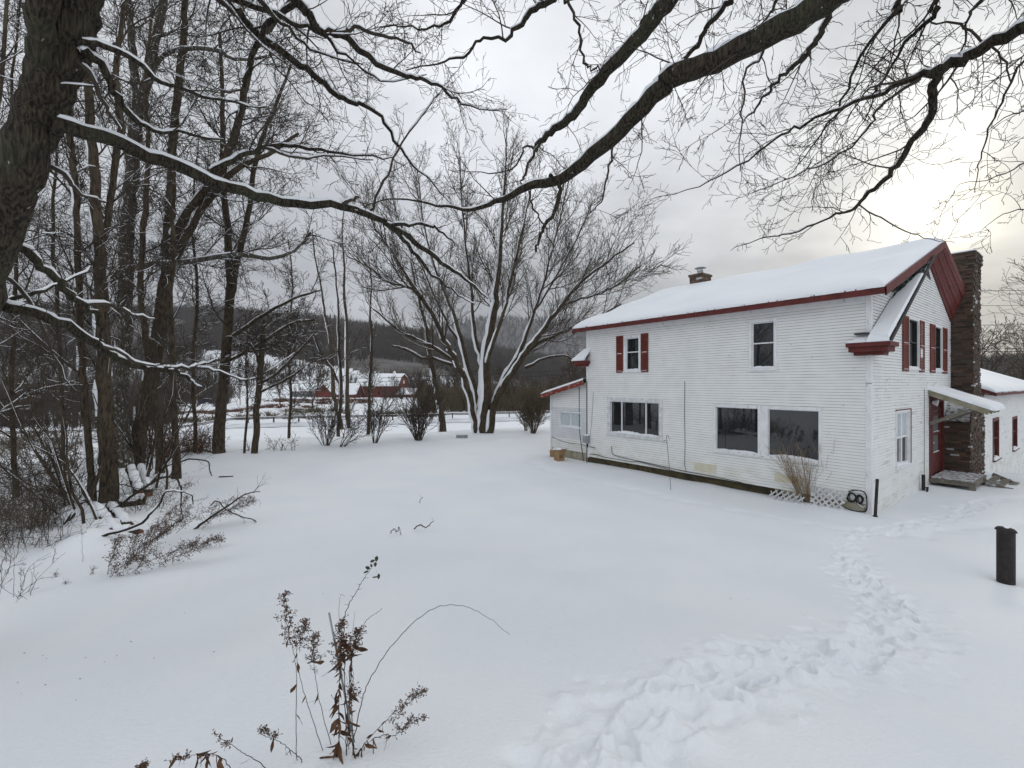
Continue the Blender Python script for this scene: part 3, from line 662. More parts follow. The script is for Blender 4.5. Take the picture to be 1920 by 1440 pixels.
# snow on it
N_ = 26; rg = random.Random(2); V = []; 
xs = np.linspace(pA-.04, pB+.16, N_); ys = np.linspace(0, -1.46, N_)
Xg, Yg = np.meshgrid(xs, ys, indexing='ij'); e = np.minimum(np.minimum(Xg-xs[0], xs[-1]-Xg), Yg-ys[-1]); pf = np.sqrt(1-(1-np.clip(e/.14, 0, 1))**2)
Zt = pz(-Yg)+.012+.13*pf+.012*np.sin(Xg*5+Yg*3); it = np.arange(Xg.size).reshape(Xg.shape); n_ = Xg.size
V = np.concatenate([np.stack([Xg, Yg, Zt], -1).reshape(-1, 3), np.stack([Xg, Yg, pz(-Yg)+.003], -1).reshape(-1, 3)])
F = [np.stack([it[:-1,:-1], it[1:,:-1], it[1:,1:], it[:-1,1:]], -1).reshape(-1, 4)]
for r_ in (it[0], it[-1], it[:,0], it[:,-1]): F.append(np.stack([r_[:-1], r_[1:], r_[1:]+n_, r_[:-1]+n_], -1))
np_mesh('snow_cover', [(V, np.concatenate(F))], 'snow_roof', pr)
mb = MB(); mb.beam((pA+.06,-.04,1.95), (pA+.06,-1.0,pz(1.0)-.16), .07, .10); mb.build('brace', 'plank', porch); mb = MB(); mb.beam((pB-.1,-.04,1.95), (pB-.1,-1.0,pz(1.0)-.16), .07, .10); mb.build('brace', 'plank', porch)
mb = MB(); mb.tube([GA(5.75,.05,2.62), GA(5.75,.18,2.60)], [.05,.11], 12); mb.tube([GA(5.95,.05,2.66), GA(5.98,.16,2.62)], [.03,.05], 10); mb.build('floodlight', 'trim', porch)
mb = MB()      # deck
for i in range(6): 
    y = -.04-i*.17; mb.box(5.5, 7.5, y-.155, y, .20+.004*(i % 2), .235+.004*(i % 3))
mb.box(5.52, 7.45, -1.04, -1.0, .10, .195); mb.box(5.52, 5.58, -1.0, -.04, .11, .195)
mb.build('deck', 'plank', porch)
mb = MB(); 
for i in range(3): mb.box(6.9+.0*i, 8.5, -1.28-.2*i, -1.10-.2*i, .10-.07*i, .135-.07*i)
mb.beam((6.9,-1.05,.16), (6.9,-1.75,-.14), .05, .12); mb.beam((8.5,-1.05,.16), (8.5,-1.75,-.16), .05, .12)
mb.build('step', 'plank', porch)
for q in (5.5, 7.0):
    mb = MB(); mb.box(q, q+.12, -1.06, -.94, -.4, .195); mb.build('deck_post', 'plank', porch)
ds = snow_slab('deck_snow', lambda X: 0*X+.245, 5.6, 7.42, -1.0, -.05, 20, 20, .02, porch, round_=.3, lumps=.02); ds.data.materials[0] = MT['snow_patchy']
# door (part of the house)
mb = MB()
for s0, s1, z0, z1, o1 in ((5.55,5.72,.2,2.85,.035), (7.30,7.45,.2,2.85,.035), (5.72,7.30,2.62,2.85,.034), (5.72,5.80,.2,2.62,.02), (5.80,6.0,.2,2.62,.03)): wbox(mb, GA, s0, s1, -.12, o1, z0, z1)
dfr = mb.build('door_frame', 'red', house)
mb = MB(); 
for s0, s1, z0, z1, o1 in ((6.0,6.16,.25,2.4,-.03), (7.12,7.3,.25,2.4,-.03), (6.16,7.12,.25,.95,-.035), (6.16,7.12,1.5,1.62,-.035), (6.16,7.12,2.15,2.25,-.035), (6.16,7.12,2.32,2.40,-.034)): wbox(mb, GA, s0, s1, -.08, o1, z0, z1)
door = mb.build('door', 'red', house)
for z0, z1 in ((.95,1.5), (1.62,2.15), (2.25,2.32)):
    mb = MB(); mb.quad(GA(6.15,-.06,z0-.01), GA(7.13,-.06,z0-.01), GA(7.13,-.06,z1+.01), GA(6.15,-.06,z1+.01)); mb.build('screen', 'glass_screen', door, recalc=False)
mb = MB(); wbox(mb, GA, 6.0, 7.3, -.08, -.05, 2.4, 2.62); mb.build('transom', 'red', house)
mb = MB(); mb.tube([GA(6.08,-.03,1.3), GA(6.08,.03,1.3)], .03, 8); mb.build('handle', 'trim', door)
for z in (.95, 1.62): snow_sill(GA, 6.18, 7.1, -.05, -.02, z, .03, door, seed=3)

# ---- lean-to at the far end
AN = UL+.02
annex = thing('lean_to', 'small white lean to with red edged single pitch roof at far end of the farmhouse', 'outbuilding', (HX, HY, 0), HR)
def az(u): return 3.33-.235*(u-UL)
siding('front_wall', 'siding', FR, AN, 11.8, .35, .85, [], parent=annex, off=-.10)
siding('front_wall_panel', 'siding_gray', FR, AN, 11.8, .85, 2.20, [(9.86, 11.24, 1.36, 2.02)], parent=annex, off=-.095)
def ab(z):
    r = UL+(3.33-z)/.235; return (AN, max(AN, min(11.8, r)))
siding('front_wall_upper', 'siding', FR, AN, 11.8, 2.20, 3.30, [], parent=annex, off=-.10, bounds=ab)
FRa = lambda s, off, z: (-off+.09, s, z)
window(FRa, 9.86, 11.24, 1.36, 2.02, mull=(10.54,), cas=.045, sash=.035, seed=31, snow=.04, parent=annex, sillw=.03, glaze={(0,0): 'curtain', (1,0): 'curtain'})
mb = MB(); mb.box(.07, 5, 11.72, 11.8, -.4, az(11.8)); mb.box(.06, .15, 11.72, 11.82, -.3, az(11.8)); mb.build('end_wall', 'trim', annex)
mb = MB(); mb.box(.10, .2, AN, 11.8, -.3, .345); mb.build('base_board', 'board', annex)
mb = MB()
a, b = UL+.0, 12.15
mb.quad((-.2,a,az(a)), (5,a,az(a)), (5,b,az(b)), (-.2,b,az(b))); mb.quad((-.2,a,az(a)-.05), (5,a,az(a)-.05), (5,b,az(b)-.05), (-.2,b,az(b)-.05))
ro = mb.build('roof', 'red', annex, recalc=False)
mb = MB(); mb.beam((-.215,a-.0,az(a)-.06), (-.215,b,az(b)-.06), .04, .20); mb.build('fascia', 'red_worn', ro)
mb = MB(); 
for i in range(30):
    u0_, u1_ = a+(b-a)*i/30, a+(b-a)*(i+1)/30; 
    t_ = lambda u: .05+.07*math.sin(min(1, (b-u)/.4+.15)*1.57)
    mb.quad((-.24,u0_,az(u0_)+.03), (-.24,u1_,az(u1_)+.03), (-.20,u1_,az(u1_)+t_(u1_)), (-.20,u0_,az(u0_)+t_(u0_))); mb.quad((-.20,u0_,az(u0_)+t_(u0_)), (-.20,u1_,az(u1_)+t_(u1_)), (5,u1_,az(u1_)+t_(u1_)), (5,u0_,az(u0_)+t_(u0_)))
mb.quad((-.22,b,az(b)), (5,b,az(b)), (5,b,az(b)+t_(b)), (-.22,b,az(b)+t_(b)))
mb.build('snow_cover', 'snow_roof', ro, smooth=True)
cable(FRa, [(10.0,.02,3.1),(10.0,.02,2.1),(9.98,.02,1.2),(9.85,.02,.5),(9.75,.02,.0)], .012, parent=annex)
cable(FRa, [(11.8,.02,.85),(11.2,.02,.72),(10.5,.02,.66),(9.9,.02,.68),(9.6,.02,.64)], .008, parent=annex)
mb = MB(); mb.tube([FR(9.46,.03,3.3), FR(9.46,.03,-.1)], .02, 6); mb.build('joint_cover', 'dark', annex)

# ---- wing beyond the chimney
wing = thing('house_wing', 'single storey white clapboard wing with low snowy roof beyond the brick chimney', 'house wing', (HX, HY, 0), HR)
GW = lambda s, off, z: (s, -off-.5, z)
wins = [(13.1, 14.6, .08, 1.80), (18.6, 20.2, .02, 1.62)]
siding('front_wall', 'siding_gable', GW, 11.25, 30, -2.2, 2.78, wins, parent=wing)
for i, w_ in enumerate(wins): window(GW, *w_, rails=(w_[2]+.85,), cas=.12, casm='red', m2='red', seed=40+i, snow=.05, parent=wing, sillw=.10); 
for i, w_ in enumerate(wins): snow_sill(GW, w_[0], w_[1], .0, .09, w_[2], .10, wing, seed=i+50)
mb = MB(); mb.box(11.2, 11.3, -.53, -.45, -2, 2.75); mb.box(11.2, 11.26, -.5, 6, -2, 2.75); mb.build('corner_board', 'trim', wing)
mb = MB(); wz = lambda y: 2.86+.42*(y+.85)
mb.quad((10.9,-.85,2.86), (30.5,-.85,2.86), (30.5,4,wz(4)), (10.9,4,wz(4))); mb.box(10.9, 30.5, -.88, -.85, 2.76, 2.89); mb.poly([(10.9,-.85,2.74), (10.9,-.85,2.86), (10.9,4,wz(4)), (10.9,4,wz(4)-.12)])
mb.quad((10.9,-.85,2.77), (30.5,-.85,2.77), (30.5,-.5,2.79), (10.9,-.5,2.79)); mb.poly([(11.2,-.5,2.7),(11.2,4,wz(4)-.05),(11.2,4,2.7)])
mb.quad((10.9,8.8,2.86), (30.5,8.8,2.86), (30.5,4,wz(4)), (10.9,4,wz(4)))
mb.build('roof', 'red', wing, recalc=False)
ob = snow_slab('snow_cover', lambda X: 2.88+0*X, 10.88, 30.5, -.88, 8.8, 60, 60, .16, wing, round_=.25, lumps=.02)
me = ob.data; co = np.empty(len(me.vertices)*3, np.float32); me.vertices.foreach_get('co', co); co = co.reshape(-1, 3)
co[:, 2] += .42*(4.85-np.sqrt((co[:, 1]-4)**2+.02)); me.vertices.foreach_set('co', co.ravel()); me.update()
# ---------------------------------------------------------------- trees
def _perp(d, rg):
    while True:
        v = Vector((rg.gauss(0,1), rg.gauss(0,1), rg.gauss(0,1))); p = v-d*v.dot(d)
        if p.length > .1: return p.normalized()
def path_pts(pts, sub=3, wob=.0, rg=random):
    """Catmull-Rom through [(Vector, radius)], keeping lumps."""
    P = [p for p, r in pts]; Q = [r for p, r in pts]; o, q = [], []
    for i in range(len(P)-1):
        a = P[max(i-1, 0)]; b = P[i]; c = P[i+1]; d = P[min(i+2, len(P)-1)]
        for k in range(sub):
            t = k/sub; t2, t3 = t*t, t*t*t
            v = .5*((2*b)+(c-a)*t+(2*a-5*b+4*c-d)*t2+(3*b-a-3*c+d)*t3)
            if i or k: v = v+Vector((rg.gauss(0, wob), rg.gauss(0, wob), rg.gauss(0, wob)))
            o.append(v); q.append(Q[i]+(Q[i+1]-Q[i])*t)
    o.append(P[-1]); q.append(Q[-1])
    return o, q
def grow(out, p, d, Ln, r, lvl, S, rg):
    n = S['seg'][lvl]; st = Ln/n; pts = [p]; dirs = [d]; w_ = S['wob'][lvl]; up = S['up'][lvl]; rmin = S['rmin']
    for i in range(n):
        d = Vector((d.x+rg.gauss(0, w_), d.y+rg.gauss(0, w_), d.z+rg.gauss(0, w_)+up)); d.normalize()
        p = p+d*st; pts.append(p); dirs.append(d)
    tp = S.get('taper', .7)
    rad = [max(rmin, r*(1-tp*i/n)) for i in range(n+1)]
    out[lvl].append((pts, rad))
    if lvl < S['max']:
        N_ = S['n'][lvl+1]*min(1.3, Ln/S['ref'][lvl])
        N_ = int(N_)+(rg.random() < N_-int(N_))
        for k in range(N_):
            f = S['start']+(1-S['start'])*(k+rg.random())/N_; i = min(n-1, int(f*n)); g = f*n-i
            q = pts[i].lerp(pts[i+1], g); dd = dirs[i+1]; a = R(rg.gauss(S['ang'][lvl+1], 10))
            nd = dd*math.cos(a)+_perp(dd, rg)*math.sin(a)
            grow(out, q, nd.normalized(), Ln*S['ratio'][lvl+1]*(1.15-.55*f)*rg.uniform(.6, 1.15), max(rmin, rad[i]*S['rr']), lvl+1, S, rg)
def style(**k):
    S = dict(max=3, seg=(8,6,5,3), wob=(.10,.14,.20,.26), up=(.02,.05,.05,.04), rmin=.004, n=(0,9,7,5), ref=(6,3,1.5,.7), start=.15, ang=(0,42,42,40), ratio=(1,.52,.5,.5), rr=.55, taper=.75)
    S.update(k); return S
def sprout(out, pts, rad, S, rg, dens, Lf, lvl=1, f0=.1, f1=1.0, side=None, ang=50):
    """children along a drawn limb; dens per metre, Lf(fraction)->length"""
    cum = [0]
    for a, b in zip(pts, pts[1:]): cum.append(cum[-1]+(b-a).length)
    T = cum[-1]; N_ = max(1, int(T*(f1-f0)*dens))
    for k in range(N_):
        f = f0+(f1-f0)*(k+rg.random())/N_; s = f*T; i = max(j for j in range(len(cum)-1) if cum[j] <= s+1e-6)
        g = (s-cum[i])/max(1e-6, cum[i+1]-cum[i]); q = pts[i].lerp(pts[i+1], min(1, g)); dd = (pts[i+1]-pts[i]).normalized()
        a = R(rg.gauss(ang, 12)); pp = _perp(dd, rg)
        if side is not None: pp = (pp+Vector(side)).normalized(); pp = (pp-dd*pp.dot(dd)).normalized()
        nd = (dd*math.cos(a)+pp*math.sin(a)).normalized(); Lc = Lf(f)*rg.uniform(.5, 1.2)
        grow(out, q, nd, Lc, max(S['rmin'], min(rad[i]*.55, Lc*.012)), lvl, S, rg)
def snow_on(brs, rg, rmin=.012, amt=.8, upright=0., gap=.35, flat=.35, side=(-.55,-.6,0)):
    """snow lying along the upper side of branches: ridge tubes sunk into the bark"""
    res = []
    for pts, rad in brs:
        if rad[0] < rmin: continue
        run_p, run_r = [], []; ph = rg.uniform(0, 9); per = rg.uniform(.8, 2.2)
        for i, (p, r) in enumerate(zip(pts, rad)):
            d = (pts[min(i+1, len(pts)-1)]-pts[max(i-1, 0)]).normalized()
            hz = math.sqrt(max(0, 1-d.z*d.z)); u = Vector((0,0,1)) if hz > .5 else Vector(side)
            u = u-d*u.dot(d)
            if hz < .5 and not upright: amt_ = 0
            else: amt_ = amt if hz > .5 else upright
            if u.length < 1e-4: amt_ = 0
            else: u.normalize()
            k = math.sin(ph+i*per)+rg.uniform(-.5, .5)
            on_ = amt_ > 0 and k > -1.2+2*gap*(1.3-hz) and r >= rmin*.55
            if on_:
                rr = max(.78*r*amt_, min(.04, .5*r+.008)*min(1, amt_*1.3))*rg.uniform(.62, 1.25)
                if hz < .5: rr = (.60 if upright > .6 else .42)*r*rg.uniform(.7, 1.2)
                run_p.append(p+u*(r*.85+rr*.2)); run_r.append(rr)
            if (not on_ or i == len(pts)-1):
                if len(run_p) >= 2:
                    run_r[0] *= .45; run_r[-1] *= .45; res.append((run_p, run_r))
                run_p, run_r = [], []
    return res
def tree(name, label, cat, base, stems, out, barkm='bark_mid', twigm='twig', group=None, snow=None, extra_snow=None, rg=None):
    """stems: list of (pts, rad) for the trunk mesh; out: levels for the crown"""
    t = thing(name, label, cat, tuple(base), 0, group); B = Vector(base)
    sh = lambda brs: [([p-B for p in pts], rad) for pts, rad in brs]
    np_mesh('trunk', branch_chunks(sh(stems)), barkm, t)
    crown = [b for lv in out for b in lv]
    if crown:
        thick = [b for b in crown if b[1][0] > .022]; thin = [b for b in crown if b[1][0] <= .022]
        if thick: np_mesh('limbs', branch_chunks(sh(thick)), barkm, t)
        if thin: np_mesh('crown', branch_chunks(sh(thin)), twigm, t)
    if snow: np_mesh('snow_cover', branch_chunks(sh(snow)), 'snow_branch', t)
    return t
def lim(pix, sub=4, wob=.01, rg=random):        # [(px, py, depth, radius)]
    return path_pts([(px(a, b, Y), r) for a, b, Y, r in pix], sub, wob, rg)
def W(wpx, Y): return wpx/2/FOC*Y               # half a drawn width in pixels -> radius in metres

# --- the leaning maple at the left edge of the frame and its long limbs
rg = random.Random(11)
Y0 = 3.4
tb = on(-6.4, 4.3, -.2)
trunk = path_pts([(tb, .34), (px(-260,900,4.0), .30), (px(-110,660,3.7), .22), (px(-32,490,3.5), .155), (px(8,400,3.45), .132), (px(34,330,Y0), .135), (px(62,240,Y0), .142), (px(92,160,Y0), .150), (px(116,80,Y0), .158), (px(136,0,Y0), .172), (px(165,-160,3.3), .19), (Vector((-2.6,3.6,7.2)), .18), (Vector((-2.3,3.9,8.8)), .13)], 5, .012, rg)
fork = path_pts([(px(84,190,3.33), .05), (px(76,120,3.26), .07), (px(78,50,3.2), .08), (px(84,-40,3.15), .085), (px(90,-200,3.1), .08), (px(110,-420,3.0), .05)], 4, .008, rg)
SN = style(max=3, seg=(8,7,5,4), wob=(.1,.17,.22,.28), up=(0,.03,.03,.02), rmin=.0024, n=(0,0,9,7), ref=(3,1.0,.5,.3), ratio=(1,.5,.55,.5), ang=(0,45,48,42), start=.12, rr=.6)
out = [[], [], [], []]; LB = []
def limb(pix, dens, Lf, snowy=True, f0=.1, sub=4, wob=.012, ang=50, side=None, S=SN, rg_=rg):
    p, r = lim(pix, sub, wob, rg_); LB.append((p, r)); 
    if dens: sprout(out, p, r, S, rg_, dens, Lf, 1, f0, 1, side, ang)
    return p, r
A = [(95,238,3.4,.062),(150,246,3.5,.055),(230,270,3.7,.050),(330,310,4.0,.050),(430,352,4.3,.048),(530,378,4.6,.044),(640,388,4.9,.038),(690,402,5.1,.036),(740,428,5.3,.034),(790,465,5.6,.030),(840,500,5.9,.024),(880,528,6.2,.016),(915,560,6.5,.008)]
main1 = limb(A, 2.2, lambda f: .75-.2*f, f0=.25)
limb([(725,420,5.2,.026),(770,420,5.4,.020),(810,424,5.6,.016),(835,440,5.7,.012),(852,460,5.8,.007)], 4, lambda f: .4)
limb([(740,430,5.3,.026),(775,470,5.5,.022),(810,515,5.8,.016),(860,552,6.1,.010),(890,570,6.3,.006)], 4, lambda f: .5)
limb([(395,322,4.2,.030),(440,302,4.3,.026),(490,278,4.5,.022),(560,274,4.7,.018),(640,288,5.0,.013),(720,295,5.3,.008),(760,310,5.5,.004)], 5, lambda f: .8-.4*f)
limb([(500,278,4.5,.014),(560,295,4.6,.012),(620,292,4.8,.009),(700,300,5.1,.005)], 5, lambda f: .55)
limb([(640,388,4.9,.02),(655,378,4.9,.018),(672,370,4.9,.014)], 0, None)
limb([(690,398,5.1,.016),(720,340,5.2,.014),(745,285,5.3,.012),(790,215,5.5,.009),(830,165,5.7,.005)], 4, lambda f: .5)
limb([(155,78,3.3,.024),(225,100,3.4,.020),(300,148,3.6,.017),(345,168,3.8,.014),(420,190,4.0,.010),(500,200,4.3,.006)], 5, lambda f: .8)
limb([(150,98,3.3,.030),(182,110,3.4,.030),(215,170,3.5,.026),(245,215,3.6,.022),(290,243,3.8,.016),(350,252,4.0,.012),(420,262,4.3,.007)], 5, lambda f: .8)
limb([(145,112,3.35,.018),(170,150,3.4,.017),(200,200,3.5,.014),(225,245,3.6,.008)], 4, lambda f: .6)
limb([(80,300,3.5,.02),(120,330,3.6,.017),(150,360,3.7,.013),(200,380,3.9,.008)], 5, lambda f: .9)
# limbs dropping into the frame from higher up the same tree
limb([(215,-190,3.6,.06),(330,-70,3.9,.046),(400,-15,4.2,.040),(440,20,4.3,.038),(480,62,4.5,.036),(560,122,4.8,.033),(610,160,5.0,.030),(645,188,5.1,.026),(672,195,5.2,.022),(712,218,5.4,.019),(750,280,5.6,.015),(800,335,5.9,.010),(850,385,6.2,.005)], 3, lambda f: 1.1-.6*f)
limb([(250,-240,3.6,.07),(430,-110,3.9,.05),(545,-8,4.2,.042),(575,25,4.3,.038),(600,55,4.4,.034),(640,64,4.5,.032),(690,108,4.7,.028),(760,140,4.9,.022),(800,150,5.0,.018),(838,172,5.2,.014),(880,198,5.4,.010),(950,205,5.6,.005)], 3, lambda f: 1.0-.5*f)
limb([(640,62,4.5,.022),(665,52,4.6,.019),(715,65,4.7,.016),(765,80,4.9,.013),(790,100,5.0,.006)], 6, lambda f: .6)
limb([(330,-60,3.9,.03),(520,30,4.2,.022),(590,55,4.4,.015),(650,105,4.6,.012),(720,150,4.9,.007),(800,140,5.1,.004)], 4, lambda f: .9)
limb([(300,-160,3.4,.03),(480,-10,3.9,.018),(545,60,4.2,.014),(600,100,4.4,.010),(680,120,4.8,.006)], 4, lambda f: .8)
limb([(560,-20,4.2,.028),(545,12,4.3,.028),(505,42,4.4,.026),(482,85,4.5,.024),(462,140,4.6,.022),(455,180,4.7,.018),(448,230,4.8,.012)], 4, lambda f: .8)
# low snowy limbs at the left
LS = [(-60,420,3.6,.05),(0,452,3.7,.036),(50,478,3.8,.034),(104,522,4.0,.030),(132,553,4.1,.028),(172,580,4.3,.022),(188,610,4.4,.016),(194,640,4.5,.009)]
limb(LS, 2, lambda f: .5)
limb([(118,545,4.05,.02),(150,566,4.2,.020),(208,573,4.4,.018),(246,588,4.6,.012),(290,598,4.8,.006)], 4, lambda f: .5)
limb([(-90,545,3.7,.055),(0,572,3.8,.042),(68,588,4.0,.042),(120,610,4.2,.040),(182,646,4.5,.038),(224,672,4.7,.034),(262,690,4.9,.030),(312,696,5.1,.022),(340,702,5.3,.020),(360,716,5.4,.015),(376,730,5.5,.008)], 2.2, lambda f: .5)
limb([(262,690,4.9,.02),(310,690,5.1,.022),(355,688,5.3,.020),(395,680,5.5,.014),(430,668,5.7,.008)], 4, lambda f: .5)
limb([(192,650,4.5,.018),(225,658,4.6,.016),(262,680,4.8,.014),(300,684,5.0,.008)], 3, lambda f: .4)
limb([(355,690,5.3,.014),(400,692,5.5,.012),(450,712,5.7,.011),(490,705,5.9,.008),(530,680,6.1,.006),(570,650,6.3,.003)], 5, lambda f: .5)
limb([(-60,600,3.9,.03),(30,560,4.2,.02),(100,540,4.6,.014),(170,500,5.0,.008)], 5, lambda f: .9, f0=.3)
limb([(-40,500,3.6,.02),(40,540,4.1,.016),(90,640,4.5,.012),(130,720,4.9,.006)], 4, lambda f: .7, f0=.3)
allb = LB+[b for lv in out for b in lv]
sn = snow_on(LB, rg, .007, .85, 0, .02)+snow_on(out[1], rg, .007, .8, 0, .5)
tree('leaning_maple', 'thick leaning maple trunk at the left edge with long snow topped limbs', 'tree', tb, [trunk, fork], [LB]+out[1:], 'bark', 'twig', snow=sn)

# --- the maple standing to the right of the camera, seen only by its limbs
rg = random.Random(23); out = [[], [], [], []]; LB = []
tb = on(5.2, .8, -.2)
S2 = style(max=3, seg=(8,8,6,4), wob=(.1,.15,.22,.28), up=(0,-.01,0,.0), rmin=.0023, n=(0,0,8,7), ref=(3,1.0,.5,.3), ratio=(1,.5,.55,.5), ang=(0,45,48,42), start=.1, rr=.6)
trunk = path_pts([(tb, .40), (Vector((5.2,.8,3.0)), .33), (Vector((5.1,.9,4.6)), .31), (Vector((5.0,1.0,5.6)), .27), (Vector((4.9,1.0,7.2)), .20), (Vector((4.6,1.2,9.0)), .15), (Vector((4.3,1.6,11)), .08)], 4, .02, rg)
def lb2(pix, dens, Lf, f0=.08, start=None, **k):
    p = [(px(a, b, Y), r*.93) for a, b, Y, r in pix]
    if start: p = [(Vector(v), r) for v, r in start]+p
    p, r = path_pts(p, 4, .010, rg); LB.append((p, r))
    if dens: sprout(out, p, r, S2, rg, dens, Lf, 1, f0, 1, k.get('side'), k.get('ang', 50))
    return p, r
lb2([(1640,-50,3.3,.105),(1550,5,3.4,.100),(1440,65,3.6,.098),(1340,115,3.8,.090),(1270,140,3.9,.095),(1235,170,4.0,.082),(1180,228,4.2,.076),(1110,292,4.5,.070),(1050,338,4.8,.056),(990,352,5.0,.044),(930,378,5.2,.030),(870,393,5.4,.020),(800,380,5.7,.014),(730,372,6.0,.010),(660,400,6.3,.005)], 2.0, lambda f: .9-.3*f, f0=.3, start=[((5.0,1.0,5.2), .16), ((3.9,1.9,5.7), .13)])
lb2([(1290,-50,4.0,.08),(1255,-5,4.1,.078),(1215,50,4.2,.072),(1165,105,4.4,.066),(1110,165,4.6,.058),(1085,205,4.7,.050),(1050,235,4.8,.042),(1020,258,4.9,.034),(1000,282,5.0,.024)], 2.5, lambda f: .8, f0=.35, start=[((4.95,1.0,7.0), .14), ((3.2,2.4,7.6), .10)])
lb2([(1018,262,4.9,.018),(1000,290,4.95,.018),(985,325,5.0,.015),(978,345,5.05,.010)], 4, lambda f: .5)
lb2([(1005,280,5.0,.016),(985,275,5.0,.012),(960,318,5.1,.010),(900,325,5.3,.006),(840,318,5.5,.004)], 5, lambda f: .6)
R3 = lb2([(1990,5,3.3,.052),(1925,48,3.4,.047),(1850,88,3.6,.044),(1800,112,3.7,.042),(1760,130,3.8,.038),(1700,152,4.0,.024),(1640,178,4.2,.018),(1560,208,4.4,.015),(1500,235,4.6,.013),(1455,262,4.7,.011),(1385,312,5.0,.009),(1310,348,5.2,.006),(1225,372,5.5,.003)], 3.5, lambda f: .9, f0=.25, start=[((5.0,1.0,6.1), .11), ((4.6,2.2,6.3), .07)])
lb2([(1762,132,3.8,.040),(1752,160,3.85,.036),(1748,195,3.9,.033),(1735,232,4.0,.030),(1705,275,4.2,.027),(1672,320,4.3,.024),(1640,355,4.5,.021),(1607,385,4.6,.017),(1575,402,4.7,.013),(1530,420,4.9,.010),(1470,440,5.1,.008),(1425,448,5.3,.006),(1370,470,5.5,.003)], 3.2, lambda f: .8-.2*f, f0=.1)
lb2([(1607,385,4.6,.009),(1640,402,4.7,.009),(1700,430,4.8,.007),(1745,448,4.9,.005),(1790,455,5.0,.003)], 4, lambda f: .35)
lb2([(1725,148,3.9,.016),(1680,175,4.0,.014),(1645,205,4.2,.012),(1625,245,4.3,.010),(1560,300,4.6,.009),(1500,325,4.8,.007),(1440,350,5.0,.005),(1380,372,5.2,.003)], 4.5, lambda f: .8)
ST = [((4.9,1.0,7.6), .10), ((3.9,2.2,8.6), .06)]
lb2([(1705,-40,4.0,.022),(1690,15,4.1,.020),(1648,55,4.2,.017),(1612,108,4.4,.014),(1585,180,4.6,.012),(1560,222,4.8,.010),(1520,278,5.0,.007),(1478,330,5.2,.004)], 4, lambda f: .9, f0=.3, start=ST)
lb2([(1775,-40,3.9,.026),(1762,10,3.95,.022),(1728,52,4.1,.018),(1700,75,4.2,.015),(1675,120,4.4,.012),(1650,160,4.5,.009),(1628,210,4.7,.006),(1600,260,4.9,.004)], 4, lambda f: .8, f0=.3, start=ST)
lb2([(1585,-50,3.8,.034),(1560,10,3.9,.030),(1545,50,4.0,.028),(1525,85,4.1,.026),(1500,112,4.2,.022),(1462,145,4.3,.017),(1440,175,4.5,.013),(1412,210,4.7,.009),(1390,230,4.8,.005)], 4, lambda f: .6, f0=.35, start=[((4.9,1.0,6.9), .09), ((3.3,2.3,7.2), .05)])
lb2([(1452,52,3.75,.013),(1430,100,3.9,.012),(1397,140,4.0,.010),(1391,210,4.2,.008),(1386,270,4.3,.006),(1388,322,4.4,.003)], 5, lambda f: .6)
lb2([(1400,-50,4.2,.030),(1362,5,4.3,.026),(1325,55,4.4,.024),(1308,85,4.5,.024),(1278,112,4.6,.018),(1240,150,4.7,.013),(1212,172,4.8,.011),(1195,205,4.9,.005)], 5, lambda f: .7, f0=.4, start=[((4.9,1.0,7.8), .09), ((2.9,2.6,8.2), .05)])
lb2([(1030,328,4.85,.024),(1050,350,4.8,.024),(1042,385,4.8,.022),(1022,425,4.8,.020),(1010,450,4.8,.016),(1004,472,4.8,.013)], 2, lambda f: .5)
lb2([(1150,262,4.35,.012),(1145,290,4.3,.013),(1138,332,4.3,.011),(1128,375,4.3,.009),(1112,395,4.3,.003)], 4, lambda f: .5)
lb2([(992,358,5.0,.014),(1000,390,5.0,.012),(1018,415,5.0,.010),(1030,450,5.0,.008),(1045,485,5.05,.003)], 4, lambda f: .5)
lb2([(1070,-40,4.4,.016),(1067,5,4.4,.015),(1085,50,4.4,.014),(1092,105,4.4,.012),(1105,130,4.4,.011),(1120,125,4.4,.009),(1125,145,4.4,.004)], 4, lambda f: .5, f0=.4, start=[((3.0,2.6,8.0), .05), ((1.2,3.8,8.4), .03)])
lb2([(1055,-30,4.6,.034),(1035,0,4.6,.032),(1000,18,4.7,.030),(978,45,4.8,.026),(945,70,4.9,.018),(900,76,5.0,.016),(870,105,5.1,.014),(820,118,5.3,.010),(760,132,5.5,.006)], 4, lambda f: .8, f0=.4, start=[((3.1,2.5,8.0), .07), ((1.4,3.8,8.0), .05)])
lb2([(900,-30,4.8,.022),(870,2,4.9,.018),(842,38,5.0,.016),(800,52,5.1,.012),(740,48,5.3,.008),(690,60,5.5,.004)], 5, lambda f: .7, f0=.4, start=[((1.4,3.8,8.2), .05)])
lb2([(1745,42,4.0,.009),(1800,45,3.9,.012),(1835,75,3.8,.012),(1875,100,3.8,.010),(1890,130,3.8,.008),(1892,160,3.9,.006)], 3, lambda f: .5)
lb2([(2010,20,3.6,.02),(1960,60,3.6,.016),(1912,130,3.7,.010),(1880,190,3.8,.009),(1850,255,3.9,.007),(1838,310,4.0,.005),(1828,362,4.1,.003)], 3.5, lambda f: .6, f0=.3)
lb2([(1990,250,4.2,.012),(1930,300,4.3,.008),(1870,330,4.4,.006),(1800,345,4.5,.003)], 6, lambda f: .5)
lb2([(2000,130,4.2,.014),(1940,200,4.3,.010),(1900,215,4.4,.006),(1840,250,4.5,.003)], 6, lambda f: .6)
lb2([(2000,360,4.6,.012),(1940,390,4.7,.008),(1880,400,4.8,.005),(1840,432,4.9,.003)], 5, lambda f: .5)
